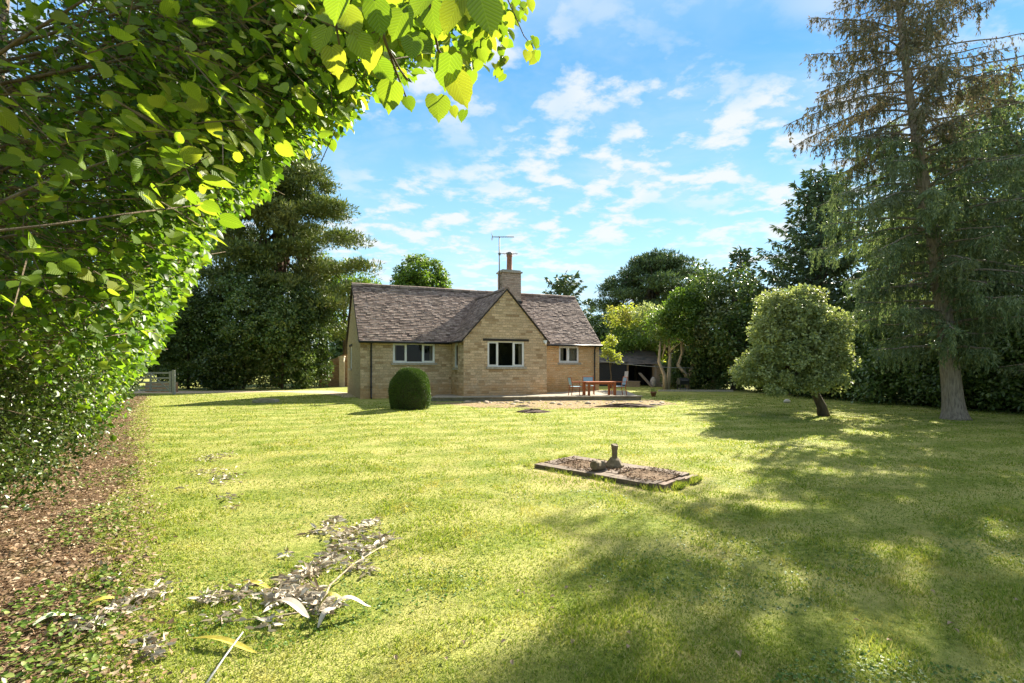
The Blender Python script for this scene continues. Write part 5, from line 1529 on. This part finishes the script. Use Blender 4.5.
def lime_part(z0, z1, n, name, mat, templ, ls, parent, per=9, crc=.34, inner=2.6, hmax=1.05, hmin=.8):
    z = z0 * (z1 / z0) ** rg.random(n)
    h = hmin + rg.random(n) * (1.5 + .79 * z * hmax - hmin)
    h = np.minimum(h, 10.5 + rg.normal(size=n) * .5)
    t = rg.exponential(.75, n) * (rg.random(n) < .8) + inner * rg.random(n) * .35
    wav = .45 * np.sin(z * 1.5 + h * .9) + .35 * np.sin(h * 2.1 - z * .8)
    x = hedge_base(z) + over(h) - t + wav * np.minimum(1, z / 6)
    C = np.stack([x, z, h], 1)
    C = C[inside(C, rg.normal(size=n) * 11 - 9 + 9 * np.sin(z * 4.1 + h * 3.3))]
    k = len(C)
    # each clump is a spray: leaves set along a short drooping shoot
    ang = rg.normal(size=k) * .7 - .35
    sd_ = unit(np.stack([np.cos(ang), np.sin(ang), -.25 + .35 * rg.normal(size=k)], 1))
    f = np.tile(np.linspace(-.5, .5, per), k)
    S = np.repeat(sd_, per, 0)
    Ls = crc * (.6 + .8 * rg.random(k)) * np.interp(C[:, 1], [1, 4, 20], [.45, .8, 1.4])
    P = np.repeat(C, per, 0) + S * (f * np.repeat(Ls, per) * 2)[:, None] + rg.normal(size=(k * per, 3)) * (.035 + .012 * np.repeat(C[:, 1], per))[:, None]
    side = np.where(np.arange(k * per) % 2 == 0, 1, -1)[:, None] * np.cross(S, [0, 0, 1.0])
    D = unit(S * .7 + side * .55 + np.array([0, 0, -.30]) + rg.normal(size=P.shape) * .28)
    N = unit(np.array([.40, .05, .75]) + rg.normal(size=P.shape) * .62)
    ok = inside(P, 12) & (np.linalg.norm(P - [0, 0, CAMH], axis=1) > .95) & (P[:, 2] > .05)
    P, D, N = P[ok], D[ok], N[ok]
    L = ls * (.55 + .75 * rg.random(len(P))) * np.interp(P[:, 1], [0, 8, 22], [1, 1, 1.7])
    leaves(name, P, D, N, L, L * .78, mat, parent, templ)
    return C, sd_, Ls


def lime_wood(parent, base, top, r, C, sd_, Ls, nl, seed):
    rnd = random.Random(seed); m = MB(); b = Vector(base); t = Vector(top)
    m.tube([b, b.lerp(t, .3) + Vector((.1, 0, 0)), b.lerp(t, .65) + Vector((-.1, .1, 0)), t], [r, r * .8, r * .5, r * .15], 10)
    idx = np.random.default_rng(seed).choice(len(C), min(nl, len(C)), replace=False)
    for i in idx:
        c = Vector(C[i]); a = b.lerp(t, max(.08, min(.9, (c.z - b.z) / max(.1, t.z - b.z) * rnd.uniform(.45, .8))))
        m1 = a.lerp(c, .4) + Vector((0, 0, .25)); m2 = a.lerp(c, .75) + Vector((0, 0, .15))
        m.tube([a, m1, m2, c], [.018, .012, .008, .004], 5, cap=False)
    m.build('trunk', MT['twig'], parent, True)
    m = MB()
    for i in range(len(C)):
        e_ = C[i] + sd_[i] * Ls[i] * 1.1
        if (C[i][1] < 9 or i % 3 == 0) and inside(np.array([e_]), -6)[0]:
            c = Vector(C[i]); d = Vector(sd_[i]) * Ls[i]
            w_ = .0022 + .0004 * c.y
            m.tube([c - d * 1.2 + Vector((0, 0, .02)), c + Vector((0, 0, .01)), c + d], [w_, w_ * .8, w_ * .5], 3, cap=False)
    m.build('twigs', MT['twig'], parent)


r1 = empty('lime_tree', (-5.6, 3.4, 0)); tag(r1, 'nearest lime tree with large veined leaves hanging into the top left of the view', 'tree')
def par(o, r):
    for ch in list(r.children): ch.location = tuple(-c for c in r.location)
C, S, Ls = lime_part(1.7, 3.0, 170, 'crown', MT['lime_near'], 'lime', .070, r1, per=8, crc=.26, hmin=1.75)
C2, S2, Ls2 = lime_part(2.8, 7.0, 7600, 'crown', MT['lime_leaf'], 'oval', .056, r1, per=12, hmin=1.6)
lime_wood(r1, (-5.6, 3.4, -.05), (-4.2, 3.6, 7.5), .22, np.concatenate([C, C2]), np.concatenate([S, S2]), np.concatenate([Ls, Ls2]), 46, 1)

# hanging sprays over the view, leaf by leaf
near = [(390, 97, 26, 1.55, -5), (409, 104, 14, 1.6, 20), (372, 58, 24, 1.5, -15), (362, 48, 26, 1.45, 30), (448, 72, 30, 1.5, -10), (460, 90, 28, 1.5, 25), (438, 108, 25, 1.6, 5), (486, 16, 36, 1.25, 15), (452, 16, 30, 1.3, -30), (434, 20, 26, 1.4, 10), (412, 48, 22, 1.5, 0),
        (422, 44, 20, 1.55, 60), (454, 112, 10, 1.8, 15), (463, 116, 11, 1.8, -15), (398, 26, 26, 1.35, -20), (378, 18, 28, 1.3, 10), (350, 22, 28, 1.4, 25), (338, 6, 30, 1.3, -10), (468, 4, 26, 1.3, 5), (420, 6, 28, 1.3, -40), (385, 72, 20, 1.6, 40), (335, 62, 24, 1.6, 10), (345, 84, 18, 1.7, -25), (322, 40, 24, 1.6, -20), (472, 78, 12, 1.9, 0), (483, 56, 12, 2.0, 20), (478, 66, 10, 2.1, -20)]
P = []; D = []; N = []; L = []; W = []
rnd = random.Random(17)
for (x_, y_, s_, d_, rot) in near:
    w = s_ / F * d_; ln = w * 1.22
    dirv = Vector((math.sin(R(rot)), rnd.uniform(-.25, .25), -math.cos(R(rot)))).normalized()
    c0 = px(x_, y_, d_) - dirv * ln * .5
    P.append(c0); D.append(dirv); N.append((rnd.uniform(-.35, .35), -1, rnd.uniform(.0, .6))); L.append(ln); W.append(w)
near_base = [Vector(p) for p in P]
# small leaf tails further out
for (cx, cy, rx, ry, d_, n_, sz) in ((478, 36, 16, 30, 2.6, 60, 9), (500, 20, 12, 18, 2.9, 26, 9), (505, 52, 7, 16, 2.9, 12, 8), (516, 8, 14, 8, 3.0, 20, 8), (537, 50, 7, 7, 2.8, 7, 8), (528, 40, 5, 4, 2.9, 4, 7), (462, 62, 12, 14, 2.4, 24, 9), (400, 28, 60, 22, 2.2, 90, 13), (345, 95, 12, 22, 3.0, 40, 9), (332, 118, 9, 16, 3.2, 22, 8), (325, 140, 7, 8, 3.6, 8, 7), (303, 150, 8, 5, 3.8, 6, 7), (430, 8, 60, 14, 2.0, 70, 14), (500, 66, 3, 6, 2.9, 4, 9)):
    for i in range(n_):
        q = px(cx + rnd.gauss(0, rx * .5), cy + rnd.gauss(0, ry * .5), d_ * rnd.uniform(.9, 1.12)); w = sz / F * d_ * rnd.uniform(.7, 1.3)
        P.append(q); D.append((rnd.gauss(0, .5), rnd.gauss(0, .4), -1)); N.append((rnd.gauss(0, .6), -1, rnd.gauss(.2, .5))); L.append(w * 1.3); W.append(w)
lv_ = leaves('hanging_leaves', np.array([tuple(p) for p in P]), np.array([tuple(Vector(d)) for d in D]), np.array(N), np.array(L), np.array(W), MT['lime_near'], r1, 'lime')
m = MB()
def twig(pts, r0, r1_):
    m = MB(); q = [px(*p) for p in pts]; n_ = len(q); m.tube(q, [r0 + (r1_ - r0) * i / (n_ - 1) for i in range(n_)], 5, cap=False); m.build('branch', MT['twig'], r1, True)
twig([(368, -60, 1.3), (372, 0, 1.35), (384, 38, 1.45), (394, 66, 1.55), (404, 92, 1.6), (412, 112, 1.65)], .006, .002)
twig([(425, -60, 1.3), (430, 10, 1.4), (438, 50, 1.5), (452, 66, 1.55), (458, 100, 1.7)], .006, .002)
twig([(390, 52, 1.5), (400, 70, 1.55), (408, 80, 1.6)], .004, .002)
twig([(330, -60, 1.5), (335, 20, 1.6), (342, 60, 1.7), (345, 84, 1.9)], .005, .002)
twig([(470, -80, 2.2), (480, 0, 2.5), (492, 26, 2.7), (483, 60, 2.8)], .005, .002)
twig([(500, -60, 2.4), (508, 0, 2.7), (524, 36, 2.8), (534, 48, 2.8)], .005, .0015)
twig([(345, -60, 2.6), (340, 60, 2.9), (336, 110, 3.2), (325, 142, 3.6)], .006, .002)
twig([(-30, 216, 1.9), (40, 184, 2.0), (110, 160, 2.3), (150, 140, 2.6)], .006, .003)
twig([(-30, 234, 1.3), (50, 225, 1.4), (140, 212, 1.6), (200, 205, 1.9)], .004, .002)
par(None, r1)

r2 = empty('lime_tree', (-10.8, 10.0, 0)); tag(r2, 'second lime tree along the left hedge, its leafy side overhanging the leaf bed', 'tree')
C, S, Ls = lime_part(7.0, 12.5, 4300, 'crown', MT['lime_leaf'], 'oval', .085, r2, per=10); lime_wood(r2, (-10.8, 10.0, -.05), (-9.8, 10, 9.5), .25, C, S, Ls, 60, 2); par(None, r2)
r3 = empty('lime_tree', (-17.0, 18.0, 0)); tag(r3, 'farthest lime tree of the left hedge, its edge meeting the pine', 'tree')
C, S, Ls = lime_part(12.5, 24.0, 4300, 'crown', MT['lime_leaf'], 'oval', .085, r3, per=10); lime_wood(r3, (-17.0, 18.0, -.05), (-15.5, 18, 10), .28, C, S, Ls, 60, 3); par(None, r3)

# lower hedge of small leaved shrubs
hz = [(4.6, 1.1, 2.7, 'shadowy small leaved shrub at the very left edge of the lawn'), (6.6, 1.3, 2.8, 'small leaved shrub standing by the leaf litter at the left'), (9.0, 1.5, 2.8, 'twiggy small leaved shrub third along the left hedge'),
      (12.2, 1.6, 2.8, 'green shrub halfway along the left hedge'), (16.0, 1.9, 2.7, 'shrub in the left hedge approaching the field gate'), (20.5, 2.1, 2.8, 'shrub at the far end of the left hedge beside the field gate')]
for i, (z_, R_, H_, lab) in enumerate(hz):
    x_ = hedge_base(z_) - R_ * .80
    sc = np.interp(z_, [4, 20], [1, 2.2])
    nc = int(420 if i < 3 else 330)
    bt('hedge_shrub', lab, 'shrub', (x_, z_, 0), [((0, 0, H_ * .48), (R_, R_ * 1.25, H_ * .52)), ((.2, -.9 * R_, H_ * .4), (R_ * .75, R_ * .7, H_ * .42)), ((.15, .9 * R_, H_ * .42), (R_ * .75, R_ * .7, H_ * .45)), ((.35, 0, .35), (R_ * .9, R_ * 1.1, .4))],
       nc, 46, .26 * (.8 + .2 * sc), .042 * sc, 'hedge_leaf', *T3(H_ * .9, .06), 150 + i, hemi=False, shell=.78, limbn=40, droop=0, group='shrubs along the foot of the left hedge', barkm='twig')
